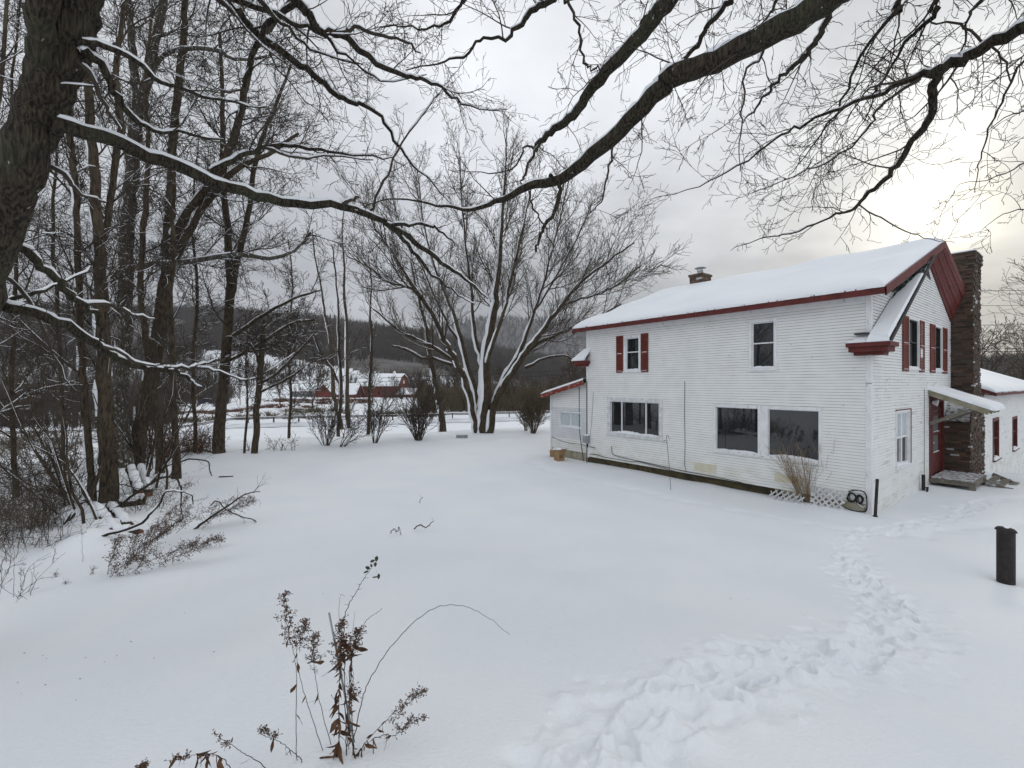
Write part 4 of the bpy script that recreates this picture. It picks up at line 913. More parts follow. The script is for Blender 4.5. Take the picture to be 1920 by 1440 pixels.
lb2([(1260,-30,5.2,.02),(1200,40,5.3,.014),(1190,90,5.4,.009),(1150,130,5.5,.004)], 6, lambda f: .7, start=[((2.9,3.0,8.8), .04)])
lb2([(1480,-40,5.0,.02),(1440,30,5.1,.013),(1380,90,5.2,.008),(1330,130,5.4,.004)], 6, lambda f: .7, start=[((3.4,3.0,8.8), .04)])
lb2([(1880,-40,4.6,.02),(1820,30,4.7,.013),(1800,100,4.8,.008),(1745,170,5.0,.004)], 5, lambda f: .7, start=[((4.9,1.6,8.0), .05)])
sn = snow_on(LB, rg, .030, .75, 0, .1)+snow_on(LB, rg, .009, .6, 0, .75)
sn = [s for s in sn]
tree('maple_tree', 'near maple whose thick snow topped boughs reach in from the upper right', 'tree', tb, [trunk], [LB]+out[1:], 'bark', 'twig', snow=sn)

# --- the dense group of trunks left of the lawn
def gtree(name, label, pix, Yb, dens, Lf, seed, S=None, forks=(), barkm='bark_mid', twigm='twig', snowamt=.7, upright=0, rmin_s=.02, f0=.15, group=None, ang=48, gap=.3, wob=.02):
    """pix: [(px, py, width_px)] at depth Yb for the base; forks: the same with own depth offsets"""
    rg = random.Random(seed); g = gnd(pix[0][0], pix[0][1]) if Yb is None else None
    Y = g.y if g else Yb; print('TREE', label, round(Y, 1))
    S = S or style(rmin=.0045*max(1, Y/12), n=(0,0,13,9), ref=(6,2.2,1.1,.6), ang=(0,46,45,42), up=(0,.05,.05,.03))
    dens *= 1.15; out = [[], [], [], []]; stems = []
    def mk(pl, top=True):
        q = [(px(p[0], p[1], Y+(p[3] if len(p) > 3 else 0)), W(p[2]*1.04/math.sqrt(1+((p[0]-960)/FOC)**2), Y)) for p in pl]
        return path_pts(q, 4, wob, rg)
    st = mk(pix); b = Vector(st[0][0]); b.z = h(b.x, b.y)-.15; st[0].insert(0, b); st[1].insert(0, st[1][0]*1.35)
    stems.append(st); [stems.append(mk(f)) for f in forks]
    for i, s in enumerate(stems): sprout(out, s[0], s[1], S, rg, dens, Lf, 1, f0 if i == 0 else .1, 1, None, ang)
    sn = snow_on(stems, rg, rmin_s, snowamt, upright, gap)+snow_on(out[1], rg, rmin_s*.6, snowamt, 0, gap+.2)+snow_on(out[2], rg, rmin_s*.38, .9, 0, .8)
    return tree(name, label, 'tree', b, stems, out[1:], barkm, twigm, group, sn)
GL = 'trees standing in the snow left of the lawn'
gtree('bare_tree', 'straight dark trunk rising from beside the snowy log pile', [(204,938,40),(202,880,36),(198,800,33),(195,712,30),(193,608,28),(187,504,25),(182,400,22),(172,280,20),(165,160,17),(150,40,13),(140,-80,10)], None, 2.2, lambda f: 2.4-1.0*f, 31, group=GL, f0=.25, upright=.5)
gtree('bare_tree', 'broad pale barked trunk that forks high above the log pile', [(236,876,38),(226,800,34),(224,738,32),(234,608,30),(236,500,29),(240,400,28),(248,330,28),(252,250,28),(262,180,28)], None, 2.0, lambda f: 2.6-.8*f, 32, group=GL, forks=[[(262,185,20),(250,130,17),(246,60,15),(238,-20,13),(230,-120,9)], [(262,185,22),(282,140,20),(290,80,18),(305,10,16),(315,-80,12)], [(212,533,11),(222,512,13),(286,496,13),(365,489,11),(443,477,10),(505,484,8),(552,470,6),(583,436,4)], [(275,175,8),(300,110,9),(340,92,9),(400,95,8),(450,112,6),(500,105,4)]], barkm='bark_pale', f0=.3, upright=.55, gap=.25)
gtree('bare_tree', 'large trunk leaning right with a long raised fork above the lawn edge', [(256,870,34),(264,810,30),(271,764,30),(292,660,30),(307,556,29),(316,478,28),(318,420,22),(322,333,18),(327,233,16),(337,150,15),(344,67,13),(346,-20,11),(350,-100,8)], None, 1.8, lambda f: 2.6-.8*f, 33, group=GL, forks=[[(316,470,20),(345,410,20),(385,360,19),(412,315,18),(430,280,16),(450,220,14),(460,160,13),(480,85,11),(515,40,9),(560,-20,8),(600,-80,5)], [(316,500,16),(352,440,15),(392,372,14),(440,320,11),(500,290,8),(560,250,5)]], f0=.35, upright=.4)
gtree('bare_tree', 'thin straight trunk just right of the dense clump', [(331,846,15),(327,790,13),(325,712,12),(323,640,11),(320,560,10),(326,460,8),(320,350,6),(325,250,4)], 15.5, 2.2, lambda f: 2.2-1.4*f, 34, group=GL, f0=.3)
gtree('bare_tree', 'reddish brown trunk with flared base standing alone on the lawn edge', [(411,850,25),(413,800,22),(417,738,20),(424,660,19),(432,556,17),(428,450,14),(420,367,12),(418,260,10),(417,166,8),(412,60,6)], None, 1.5, lambda f: 3.2-1.6*f, 35, group=GL, forks=[[(432,560,12),(450,470,12),(468,385,10),(477,317,9),(495,250,8),(520,190,6),(545,120,4)], [(424,640,8),(480,600,7),(550,560,5),(600,545,3)], [(420,680,7),(470,655,6),(540,610,5),(590,600,3)]], f0=.3, gap=.2)
gtree('bare_tree', 'slim dark trunk with broken snowy top at the lawn edge', [(477,850,13),(481,800,12),(484,738,12),(489,680,11),(492,640,9),(495,600,6)], None, 1.3, lambda f: 2.0, 36, group=GL, forks=[[(487,720,6),(520,700,6),(555,665,5),(590,625,3)], [(489,690,6),(470,645,6),(440,650,5),(445,640,4)], [(488,735,5),(530,715,4),(570,690,3)]], f0=.45, gap=.1)
gtree('young_tree', 'pencil thin sapling between two lawn edge trunks', [(458,850,5),(462,800,5),(464,740,4),(461,690,3),(465,620,2)], None, 3.5, lambda f: 1.3, 37, group=GL, f0=.3, gap=.1)
gtree('bare_tree', 'dark trunk curving upward behind the straight one at far left', [(172,890,16),(164,800,15),(155,700,15),(150,600,14),(146,480,14),(145,400,14),(140,330,14),(131,260,13),(118,170,13),(105,60,10),(95,-60,7)], 12.5, 2.0, lambda f: 2.8-1.0*f, 38, group=GL, upright=.7, f0=.2)
gtree('bare_tree', 'crooked dark trunk crossing behind the clump', [(215,880,14),(205,780,13),(190,680,13),(182,580,13),(192,480,14),(204,390,14),(216,315,14),(225,240,16),(218,150,13),(225,60,10),(235,-50,7)], 13.2, 2.0, lambda f: 2.6-1.0*f, 39, group=GL, upright=.5, f0=.2)
gtree('bare_tree', 'slender trunk behind the clump showing between the forks', [(300,850,15),(290,760,14),(275,640,13),(262,520,12),(272,400,11),(278,280,9),(272,150,7),(285,20,5)], 16.5, 2.0, lambda f: 2.8-1.2*f, 40, group=GL, f0=.15)
# a many stemmed clump at the base of these trees
for nm, lab, xs_, Yc, sd_, fan in (('bush', 'dense clump of upright dark stems left of the pale trunk', [(120,800),(148,845),(165,860),(185,875)], 11.0, 60, -1), ('bush', 'tangle of thin leaning stems right of the pale trunk', [(262,850),(280,850),(300,845)], 14.0, 61, 1)):
    rg = random.Random(sd_); out = [[], [], [], []]; stems = []
    S = style(max=3, rmin=.005, n=(0,0,6,5), ref=(3,1.6,.9,.5), up=(0,.08,.04,.02))
    for k in range(11):
        a, b = rg.choice(xs_); g = px(a+rg.uniform(-14, 14), b, Yc+rg.uniform(-.6, .8)); g.z = h(g.x, g.y)-.05
        d = Vector((fan*rg.uniform(-.1, .65), rg.uniform(-.25, .25), 1)).normalized(); o2 = [[]]+[[], [], []]
        grow(o2, g, d, rg.uniform(2.6, 4.6), rg.uniform(.018, .04), 1, S, rg); stems += o2[1]; out[2] += o2[2]; out[3] += o2[3]
    tree(nm, lab, 'bush', stems[0][0][0], stems, out[2:], 'bark_mid', 'twig', None, snow_on(stems, rg, .012, .8, .5, .4))

# --- slim trees in the middle distance and the big spreading tree
GM = 'slim trees beyond the lawn'
SM = style(max=3, rmin=.010, seg=(8,6,4,3), n=(0,0,6,4), ref=(5,2.2,1.2,.7), ang=(0,32,34,38), up=(0,.10,.08,.05), wob=(.1,.10,.15,.2))
gtree('slim_tree', 'slim tree in front of the red barn, leaning slightly left', [(640,805,10),(632,765,9),(625,737,8),(620,644,7),(609,590,5),(602,540,4),(590,480,3),(585,430,2)], None, 1.6, lambda f: 3.0-2.0*f, 70, SM, group=GM, upright=.5, rmin_s=.02, f0=.2, gap=.1)
gtree('slim_tree', 'straightest slim tree in front of the red barn', [(653,803,10),(651,760,9),(650,706,8),(650,612,6),(645,550,5),(646,500,4),(641,440,3),(645,395,2)], None, 1.6, lambda f: 3.0-2.0*f, 71, SM, group=GM, upright=.5, rmin_s=.02, f0=.2, gap=.1)
gtree('slim_tree', 'slim tree forking low against the barn roof', [(634,802,6),(640,740,7),(638,690,6),(634,620,5),(634,575,4),(630,520,3),(622,460,2)], 30, 1.6, lambda f: 2.6-1.6*f, 72, SM, group=GM, forks=[[(640,730,4),(622,690,4),(600,660,4),(585,620,3),(572,590,2)]], upright=.5, rmin_s=.02, gap=.1)
gtree('slim_tree', 'thin upright tree just left of the barn gable', [(690,815,8),(692,760,6),(694,706,6),(697,644,5),(694,580,4),(696,530,3),(690,480,2)], None, 1.6, lambda f: 2.6-1.6*f, 73, SM, group=GM, upright=.5, rmin_s=.02, gap=.1)
gtree('slim_tree', 'leaning brown trunk between the barn and the big spreading tree', [(829,790,13),(824,760,11),(819,737,11),(810,690,10),(802,640,8),(793,590,6),(780,540,4),(770,490,3)], 36, 1.3, lambda f: 3.6-2.4*f, 74, SM, group=GM, upright=.5, rmin_s=.02, gap=.1)
rg = random.Random(80); Yt = gnd(905, 812).y; print('big tree depth', Yt)
SB = style(max=3, rmin=.010, seg=(8,7,5,3), n=(0,0,10,7), ref=(8,3.2,1.6,.8), ang=(0,30,34,36), up=(0,.11,.10,.07), wob=(.06,.10,.16,.22), ratio=(1,.52,.55,.55), start=.12)
ST_ = [
 [(906,822,27,0),(908,780,24,0),(912,737,22,0),(912,675,20,.2),(922,612,17,.4),(930,550,14,.4),(938,470,10,.5),(944,380,7,.6),(948,300,4,.6),(950,240,2,.6)],
 [(893,815,13,-.2),(888,780,12,-.3),(880,737,12,-.6),(859,684,11,-1.2),(842,655,10,-1.5),(825,622,9,-1.8),(803,578,8,-2.2),(781,545,6,-2.5),(740,480,4,-3),(705,430,3,-3.4),(680,380,2,-3.6)],
 [(899,812,14,.3),(896,770,13,.5),(893,737,13,.8),(878,690,12,1.2),(866,644,11,1.6),(853,597,9,2),(831,545,7,2.3),(805,470,5,2.6),(790,390,3,2.8),(780,310,2,3)],
 [(903,770,12,.3),(904,720,11,.5),(903,675,11,.8),(890,630,9,1.2),(884,560,8,1.5),(874,470,5,1.8),(866,380,4,2),(862,290,2,2)],
 [(918,812,17,-.2),(924,770,16,-.2),(937,737,15,-.6),(962,700,13,-1.0),(987,659,11,-1.4),(1015,625,9,-1.8),(1052,572,7,-2.2),(1095,525,5,-2.8),(1140,490,4,-3.2),(1190,455,2,-3.6)],
 [(920,785,14,.2),(930,745,12,.4),(947,706,12,.8),(969,672,10,1.2),(987,628,9,1.6),(1003,581,7,2),(1022,520,6,2.3),(1040,450,4,2.6),(1058,380,3,3),(1070,310,2,3)],
 [(985,662,8,-1.2),(1018,640,7,-1.2),(1060,622,5,-1.4),(1110,600,4,-1.6),(1165,570,3,-1.8)],
 [(914,680,10,-.6),(925,640,9,-.9),(944,585,7,-1.2),(963,500,5,-1.6),(982,420,4,-2),(1000,340,2,-2.2)],
 [(860,686,8,-1.0),(820,655,7,-1.6),(790,640,5,-2.0),(750,620,4,-2.4),(700,580,3,-3)],
 [(800,575,5,-2.2),(770,540,5,-2.6),(730,530,4,-3),(690,500,3,-3.2),(650,480,2,-3.4)],
 [(1050,574,5,-2.2),(1090,560,4,-2.2),(1140,545,3,-2.4),(1200,500,2,-2.6)],
 [(870,650,7,2),(835,600,6,2.6),(790,500,4,3.2),(750,420,3,3.6),(730,340,2,3.8)],
 [(1000,590,6,2),(1030,540,5,2.6),(1080,450,4,3.2),(1110,380,2,3.6)]]
out = [[], [], [], []]; stems = []
for s in ST_:
    q = [(px(a, b, Yt+dy), W(w_*.85, Yt)) for a, b, w_, dy in s]; stems.append(path_pts(q, 4, .03, rg))
for i, s in enumerate(stems): sprout(out, s[0], s[1], SB, rg, 2.0, lambda f: 4.6-2.2*f, 1, .36 if i < 6 else .2, 1, None, 32)
low = [(860,690,6),(820,674,5),(790,670,5),(760,655,4),(735,648,3)], [(1000,640,0)], [(985,690,6),(1020,672,4),(1060,668,3),(1085,680,2)], [(900,700,5),(930,690,4)]
for s in (low[0], low[2]):
    q = path_pts([(px(a, b, Yt-.6), W(w_, Yt)) for a, b, w_ in s], 4, .03, rg); stems.append(q); sprout(out, q[0], q[1], SB, rg, 2.5, lambda f: 1.6, 2, .3, 1, None, 45)
sn = snow_on(stems, rg, .030, .8, .62, -.1, side=(-.85,-.35,.1))+snow_on(out[1], rg, .02, .8, .5, .25)
b = Vector(stems[0][0][0])
tree('spreading_tree', 'big many stemmed tree fanning wide beside the lean to with snow in its forks', 'tree', b, stems, out[1:], 'bark_mid', 'twig_pale', None, sn)

# --- shrubs along the lawn edge
def shrub(label, x, y, Y, n, ht, spread, seed, twigm='twig', lean=0, S=None, name='shrub', thin=1.0, group='shrubs along the far edge of the lawn'):
    rg = random.Random(seed); g = gnd(x, y) if Y is None else px(x, y, Y); g.z = h(g.x, g.y)-.05
    S = S or style(max=3, rmin=.0035*max(1, g.y/10), seg=(6,6,4,3), n=(0,0,6,4), ref=(2,1.6,.8,.4), ang=(0,28,32,34), up=(0,.05,.06,.04), wob=(.1,.08,.14,.2), ratio=(1,.5,.5,.5))
    stems, out = [], [[], [], [], []]
    for k in range(n):
        a = rg.uniform(0, 6.28); s = spread*math.sqrt(rg.random()); o2 = [[], [], [], []]
        d = Vector((math.cos(a)*s+lean, math.sin(a)*s*.6, 1)).normalized()
        grow(o2, g+Vector((math.cos(a)*s*.25, math.sin(a)*s*.25, 0)), d, ht*rg.uniform(.6, 1.1), .011*thin*ht**.5*rg.uniform(.7, 1.3), 1, S, rg)
        stems += o2[1]; out[2] += o2[2]; out[3] += o2[3]
    return tree(name, label, 'bush', g, stems, out[2:], twigm, twigm, group, snow_on(stems, rg, .03, .6, .4, .6))
shrub('sprawling bare shrub in front of the two slim trees', 612, 836, None, 16, 2.3, .75, 101)
shrub('low shrub leaning right beneath the slim trees', 640, 838, None, 8, 2.2, .6, 102, lean=.7)
shrub('upright bare shrub left of the vase shaped one', 702, 831, None, 14, 2.6, .45, 103)
shrub('vase shaped bare shrub on the lawn in front of the barn end', 785, 826, None, 22, 3.0, .62, 104, thin=1.4)
shrub('dense twiggy shrub tight against the lean to corner', 1000, 813, None, 34, 2.6, .5, 105, 'twig_tan')
shrub('dense twiggy shrub beside the big spreading tree', 985, 808, None, 16, 2.2, .45, 106, 'twig_tan')
shrub('pale bare shrub in front of the lattice at the house corner', 1518, 940, None, 80, 1.6, .62, 107, 'stem_tan', S=style(max=2, rmin=.0032, seg=(6,7,4,3), n=(0,0,3,3), ref=(2,1.4,.8,.4), ang=(0,28,32,34), up=(0,.03,.05,.04), wob=(.1,.06,.1,.2)), thin=.55, group=None)
# ---------------------------------------------------------------- road, guardrail, far fields
def ribbon(name, ctr, width, lift, m, dens=1.0):
    mb = MB(); P = []
    for a, b in zip(ctr, ctr[1:]):
        a = Vector(a); b = Vector(b); n = max(1, int((b-a).length/dens)); P += [a.lerp(b, i/n) for i in range(n)]
    P.append(Vector(ctr[-1])); rows = []
    for i, p in enumerate(P):
        d = (P[min(i+1, len(P)-1)]-P[max(i-1, 0)]).normalized(); s = Vector((-d.y, d.x))
        rows.append([(p.x+s.x*o, p.y+s.y*o, h(p.x+s.x*o, p.y+s.y*o)+lift) for o in np.linspace(-width/2, width/2, 6)])
    for a, b in zip(rows, rows[1:]):
        for k in range(5): mb.quad(a[k], b[k], b[k+1], a[k+1])
    return mb.build(name, m, recalc=False), P
RC = [(-150,30), (-90,44.5), (-58,51), (-40,55), (-15,62), (4,69), (30,79), (70,96), (140,130)]
rd, RP = ribbon('road', RC, 6.6, .05, 'road'); tag(rd, kind='structure')
GP = []
for i, p in enumerate(RP):
    d = (RP[min(i+1, len(RP)-1)]-RP[max(i-1, 0)]).normalized(); q = p+Vector((-d.y, d.x))*4.6
    if -75 < q.x < 12: GP.append(Vector((q.x, q.y, h(q.x, q.y))))
gr = thing('guardrail', 'long weathered metal guardrail with snow on top along the far side of the road', 'guardrail', tuple(GP[0]))
G0 = GP[0]
mb = MB()
for a, b in zip(GP, GP[1:]):
    for z, wd, hh in ((.72,.06,.12), (.56,.05,.10)): mb.beam(a-G0+Vector((0,0,z)), b-G0+Vector((0,0,z)), wd, hh)
mb.build('rail', 'guard', gr)
mb = MB()
for a, b in zip(GP, GP[1:]): mb.beam(a-G0+Vector((0,0,.82)), b-G0+Vector((0,0,.82)), .10, .06)
mb.build('snow_cover', 'snow_branch', gr)
for i in range(1, len(GP), 3):
    q = GP[i]-G0; mb = MB(); mb.box(q.x-.08, q.x+.08, q.y+.04, q.y+.2, q.z-.3, q.z+.74); mb.build('post', 'guard', gr)

def blades(name, pts, hts, nb, wd, spread, m, label=None, cat=None, seed=0, bend=.3, col=None, conifer=False):
    """upright woody stems as slim 3-sided spikes in a fan; pts (N,3)"""
    rs = np.random.default_rng(seed); N_ = len(pts)*nb
    P = np.repeat(pts, nb, 0); Hh = np.repeat(hts, nb)*rs.uniform(.55, 1.05, N_); a = rs.uniform(0, 6.283, N_); s = np.abs(rs.normal(0, spread, N_))
    base = P+np.stack([np.cos(a)*s*.2*Hh, np.sin(a)*s*.2*Hh, -.2*np.ones(N_)], -1)
    mid = P+np.stack([np.cos(a)*s*.55*Hh, np.sin(a)*s*.55*Hh, Hh*.55], -1)
    tip = P+np.stack([np.cos(a)*s*1.0*Hh+rs.normal(0, bend*.15, N_)*Hh, np.sin(a)*s*Hh, Hh], -1)
    path = np.stack([base, mid, tip], 1); W_ = np.repeat(wd, nb) if hasattr(wd, '__len__') else np.full(N_, wd)
    rad = np.stack([W_, W_*.7, W_*.12], 1)
    o = np_mesh(name, [tube_arrays(path, rad, 3)], m, smooth=False)
    return tag(o, label, cat, None, 'stuff')
rs = np.random.default_rng(5)
def scatter(n, k0, k1, y0, y1, keep=None, bias=1.0):
    Y = y0+(y1-y0)*rs.uniform(0, 1, n)**bias; k = rs.uniform(k0, k1, n); X = k*Y; m_ = np.ones(n, bool)
    if keep is not None: m_ = keep(X, Y, k)
    X, Y = X[m_], Y[m_]; return np.stack([X, Y, H(X, Y)], -1)
# wooded hillsides
def k_of(x): return (x-960)/FOC
keepA = lambda X, Y, k: (np.sin(X*.021)+np.sin(Y*.017+X*.008) > -1.5) & ~((Y < 345+25*np.sin(X*.02)) & (k > k_of(380)) & (k < k_of(660)))
p = scatter(17000, -1.35, .35, 340, 660, keepA)
blades('hillside_wood', p, rs.uniform(8, 15, len(p)), 6, .30, .22, 'forest', 'grey brown leafless wood covering the hillside beyond the barn', 'wood', 3)
p = scatter(3500, .9, 1.9, 330, 660, None)
blades('hillside_wood', p, rs.uniform(8, 15, len(p)), 6, .30, .22, 'forest', 'dark leafless wood on the low hill at the far right', 'wood', 4)
p = scatter(5200, -.25, 1.2, 900, 1580, None)
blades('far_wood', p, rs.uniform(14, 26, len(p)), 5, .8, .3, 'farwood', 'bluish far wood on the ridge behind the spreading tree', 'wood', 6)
# conifers among them: cones with ragged tiers
def conifers(name, pts, hts, label, seed):
    rs2 = np.random.default_rng(seed); ch = []; n = len(pts); K = 7
    a = np.arange(K)*2*math.pi/K
    for tier in range(4):
        zb = hts*(.12+.2*tier); zt = hts*np.minimum(1.0, .55+.16*tier) if tier < 3 else hts; rr = hts*(.20-.042*tier)
        rj = rr[:, None]*rs2.uniform(.6, 1.2, (n, K)); V = np.empty((n, K+1, 3))
        V[:, :K, 0] = pts[:, None, 0]+rj*np.cos(a); V[:, :K, 1] = pts[:, None, 1]+rj*np.sin(a); V[:, :K, 2] = pts[:, None, 2]+zb[:, None]+hts[:, None]*rs2.uniform(-.04, .04, (n, K))
        V[:, K, :2] = pts[:, :2]; V[:, K, 2] = pts[:, 2]+zt
        idx = np.arange(n*(K+1)).reshape(n, K+1); F = np.stack([idx[:, :K], np.roll(idx[:, :K], -1, 1), np.repeat(idx[:, K:], K, 1)], -1).reshape(-1, 3)
        ch.append((V.reshape(-1, 3), F))
    return tag(np_mesh(name, ch, 'conifer', smooth=False), label, 'wood', None, 'stuff')
p = scatter(420, -1.35, .25, 430, 650, lambda X, Y, k: np.sin(X*.013+2)+np.sin(Y*.02) > .5)
q = scatter(110, k_of(520), k_of(800), 560, 645); p = np.concatenate([p, q])
conifers('conifer_wood', p, rs.uniform(9, 17, len(p)), 'dark evergreens scattered along the hill ridge', 8)
# thickets of the flats between the road and the hill
def thick(label, n, k0, k1, y0, y1, h0, h1, m, seed, nb=9, wd=.035, spread=.4, keep=None, bias=1.0, name='thicket'):
    p = scatter(n, k0, k1, y0, y1, keep, bias); return blades(name, p, rs.uniform(h0, h1, len(p)), nb, wd*np.maximum(1, p[:, 1]/70), spread, m, label, 'thicket', seed)
thick('rusty red brush in the snowy field before the barn', 380, k_of(330), k_of(700), 98, 150, .3, .9, 'twig_red', 21, nb=26, spread=2.2, keep=lambda X, Y, k: np.sin(X*.09)+np.sin(Y*.12+X*.05) > .1)
thick('grey brown brush just behind the guardrail', 380, k_of(300), k_of(830), 66, 90, .3, 1.2, 'twig_tan', 22, nb=22, spread=1.6, keep=lambda X, Y, k: (np.sin(X*.3)+np.sin(Y*.4+X*.2) > .2) & (Y > 64+.36*(X+15)+7))
thick('tan leafless thicket behind the spreading tree', 1500, k_of(790), k_of(1130), 84, 150, 2.2, 6.0, 'twig_tan', 23, nb=10, keep=lambda X, Y, k: Y > 84)
thick('grey scrub on the flats behind the thicket', 900, k_of(720), k_of(1160), 150, 330, 3, 8, 'forest', 24, nb=7)
thick('dark leafless scrub beyond the road at the left', 1500, -1.35, k_of(330), 66, 130, 1.5, 5.0, 'twig', 25, nb=9, keep=lambda X, Y, k: np.sin(X*.16)+np.sin(Y*.12) > -.6)
thick('leafless scrub between the barn and the hill field', 1500, k_of(330), k_of(800), 200, 330, 3, 8, 'forest', 26, nb=7, keep=lambda X, Y, k: np.sin(X*.07)+np.sin(Y*.06+X*.03) > .1)
thick('dark scrub climbing the left hillside', 2200, -1.35, k_of(430), 130, 340, 4, 11, 'forest', 27, nb=8)
thick('bare brush behind the house wing', 700, .95, 1.7, 90, 330, 3, 8, 'forest', 28, nb=8)
# single bare trees on the flats
rg = random.Random(90); protos = []
SF = style(max=3, rmin=.03, seg=(7,5,4,3), n=(0,16,6,4), ref=(6,3,1.5,.8), ang=(0,38,36,36), up=(.03,.08,.08,.05), ratio=(1,.48,.5,.5), start=.2, taper=.8)
FT = 'bare trees on the flats beyond the road'; LBL = 'leafless tree standing on the flats between the road and the hill'
k3 = 0
for i in range(3):
    o_ = [[], [], [], []]; grow(o_, Vector((0,0,-.2)), Vector((.03,0,1)), 10, .16, 0, SF, rg)
    protos.append(tree('field_tree', LBL, 'tree', Vector((0,0,0)), o_[0], o_[1:], 'bark_mid', 'twig', FT))
spots = [(525,118),(585,96),(700,112),(745,150),(775,100),(812,92),(850,120),(868,88),(940,100),(960,86),(1010,105),(1035,92),(1062,120),(1088,98),(300,110),(210,100),(90,92),(20,105),(450,140),(380,170),(650,210),(905,150),(150,140),(250,160),(1060,84),(990,130)]
for i, (x, Y) in enumerate(spots):
    X = (x-960)/FOC*Y; src = protos[i % 3]
    if i < 3: r_ = src
    else:
        r_ = src.copy(); COL.objects.link(r_)
        for c in src.children: c2 = c.copy(); c2.parent = r_; COL.objects.link(c2)
    s = rg.uniform(.55, 1.05); r_.location = (X, Y, h(X, Y)); r_.rotation_euler = (0, 0, rg.uniform(0, 6.3)); r_.scale = (s, s, s)

# ---------------------------------------------------------------- barns
def gable_block(parent, L_, D_, ev, prof, wallm, x0=0, y0=0, over=.4, snow=.35):
    """prof: [(y fraction 0..1, z)] roof line across the depth, from front eave to back eave; long side on x"""
    mb = MB(); x1 = x0+L_; F_ = lambda x: [(x, y0+f*D_, z) for f, z in prof]
    mb.quad((x0,y0,-1), (x1,y0,-1), (x1,y0,prof[0][1]), (x0,y0,prof[0][1])); mb.quad((x0,y0+D_,-1), (x1,y0+D_,-1), (x1,y0+D_,prof[-1][1]), (x0,y0+D_,prof[-1][1]))
    for x in (x0, x1): mb.poly([(x,y0,-1)]+F_(x)+[(x,y0+D_,-1)])
    mb.build('wall', wallm, parent, recalc=False)
    for nm, m_, lift, th, ov in (('roof', 'red_bright', .02, .15, over), ('snow_cover', 'snow_roof', .17, snow, over-.06)):
        mb = MB(); pr = [(y0+f*D_, z+lift) for f, z in prof]
        s0 = (pr[1][1]-pr[0][1])/(pr[1][0]-pr[0][0]); s1 = (pr[-1][1]-pr[-2][1])/(pr[-1][0]-pr[-2][0])
        pr[0] = (pr[0][0]-ov, pr[0][1]-s0*ov); pr[-1] = (pr[-1][0]+ov, pr[-1][1]+s1*ov)
        for (a, za), (b, zb) in zip(pr, pr[1:]):
            p_ = [(x0-ov,a,za), (x1+ov,a,za), (x1+ov,b,zb), (x0-ov,b,zb)]
            mb.poly(p_); mb.poly([(x, y, z+th) for x, y, z in p_])
            for x in (x0-ov, x1+ov): mb.quad((x,a,za), (x,b,zb), (x,b,zb+th), (x,a,za+th))
        for y, z in (pr[0], pr[-1]): mb.quad((x0-ov,y,z), (x1+ov,y,z), (x1+ov,y,z+th), (x0-ov,y,z+th))
        mb.build(nm, m_, parent, recalc=False)
Yb = 180
def bpt(x, Y=Yb): return on((x-960)/FOC*Y, Y)
b0 = bpt(668); b0.z = -2.0
barn = thing('red_barn', 'big red gambrel barn with snowy roof in the valley', 'barn', tuple(b0), R(-9))
gable_block(barn, 17.3, 11, 4.6, [(0,4.6),(.22,7.6),(.5,8.9),(.78,7.6),(1,4.6)], 'red_bright')
for i, (x, z0, z1, w_) in enumerate(((3,1.2,2.2,.8),(6,1.2,2.2,.8),(9,1.2,2.2,.8),(12,1.2,2.2,.8))):
    mb = MB(); mb.box(x, x+w_, -.06, -.01, z0, z1); mb.build('window', 'glass', barn)
mb = MB(); mb.box(17.31, 17.38, 4.2, 7.0, -1, 3.2); mb.build('door', 'red', barn); mb = MB(); mb.box(17.31, 17.37, 5, 6.2, 5.4, 6.6); mb.build('loft_door', 'trim', barn)
for x in (5, 13.5):
    mb = MB(); mb.box(x-.4, x+.4, 5.1, 5.9, 8.9, 9.9); mb.poly([(x-.5,5,9.9),(x+.5,5,9.9),(x,5.5,10.5)]); mb.poly([(x-.5,6,9.9),(x+.5,6,9.9),(x,5.5,10.5)]); mb.poly([(x-.5,5,9.9),(x-.5,6,9.9),(x,5.5,10.5)]); mb.poly([(x+.5,5,9.9),(x+.5,6,9.9),(x,5.5,10.5)]); mb.build('cupola', 'trim', barn)
q = bpt(744, 176); q.z = -2
o = thing('barn_annex', 'low red shed with snowy roof at the right foot of the barn', 'shed', tuple(q), R(-9)); gable_block(o, 6.5, 5, 1.5, [(0,1.1),(.9,3.2),(1,3.1)], 'red_bright')
q = bpt(633, 174); q.z = -2
o = thing('barn_annex', 'small red shed with steep snowy roof on the left of the barn', 'shed', tuple(q), R(-9)); gable_block(o, 7.4, 6, 1.5, [(0,1.4),(.5,5.0),(1,1.4)], 'red_bright')
q = bpt(592, 178); q.z = -2
o = thing('red_shed', 'red gable fronted shed between the barn and the grey building', 'shed', tuple(q), R(-9))
mb = MB(); mb.poly([(0,0,-1),(6.6,0,-1),(6.6,0,1.8),(3.3,0,5.1),(0,0,1.8)]); mb.poly([(0,9,-1),(6.6,9,-1),(6.6,9,1.8),(3.3,9,5.1),(0,9,1.8)]); mb.quad((0,0,-1),(0,9,-1),(0,9,1.8),(0,0,1.8)); mb.quad((6.6,0,-1),(6.6,9,-1),(6.6,9,1.8),(6.6,0,1.8)); mb.build('wall', 'red_bright', o, recalc=False)
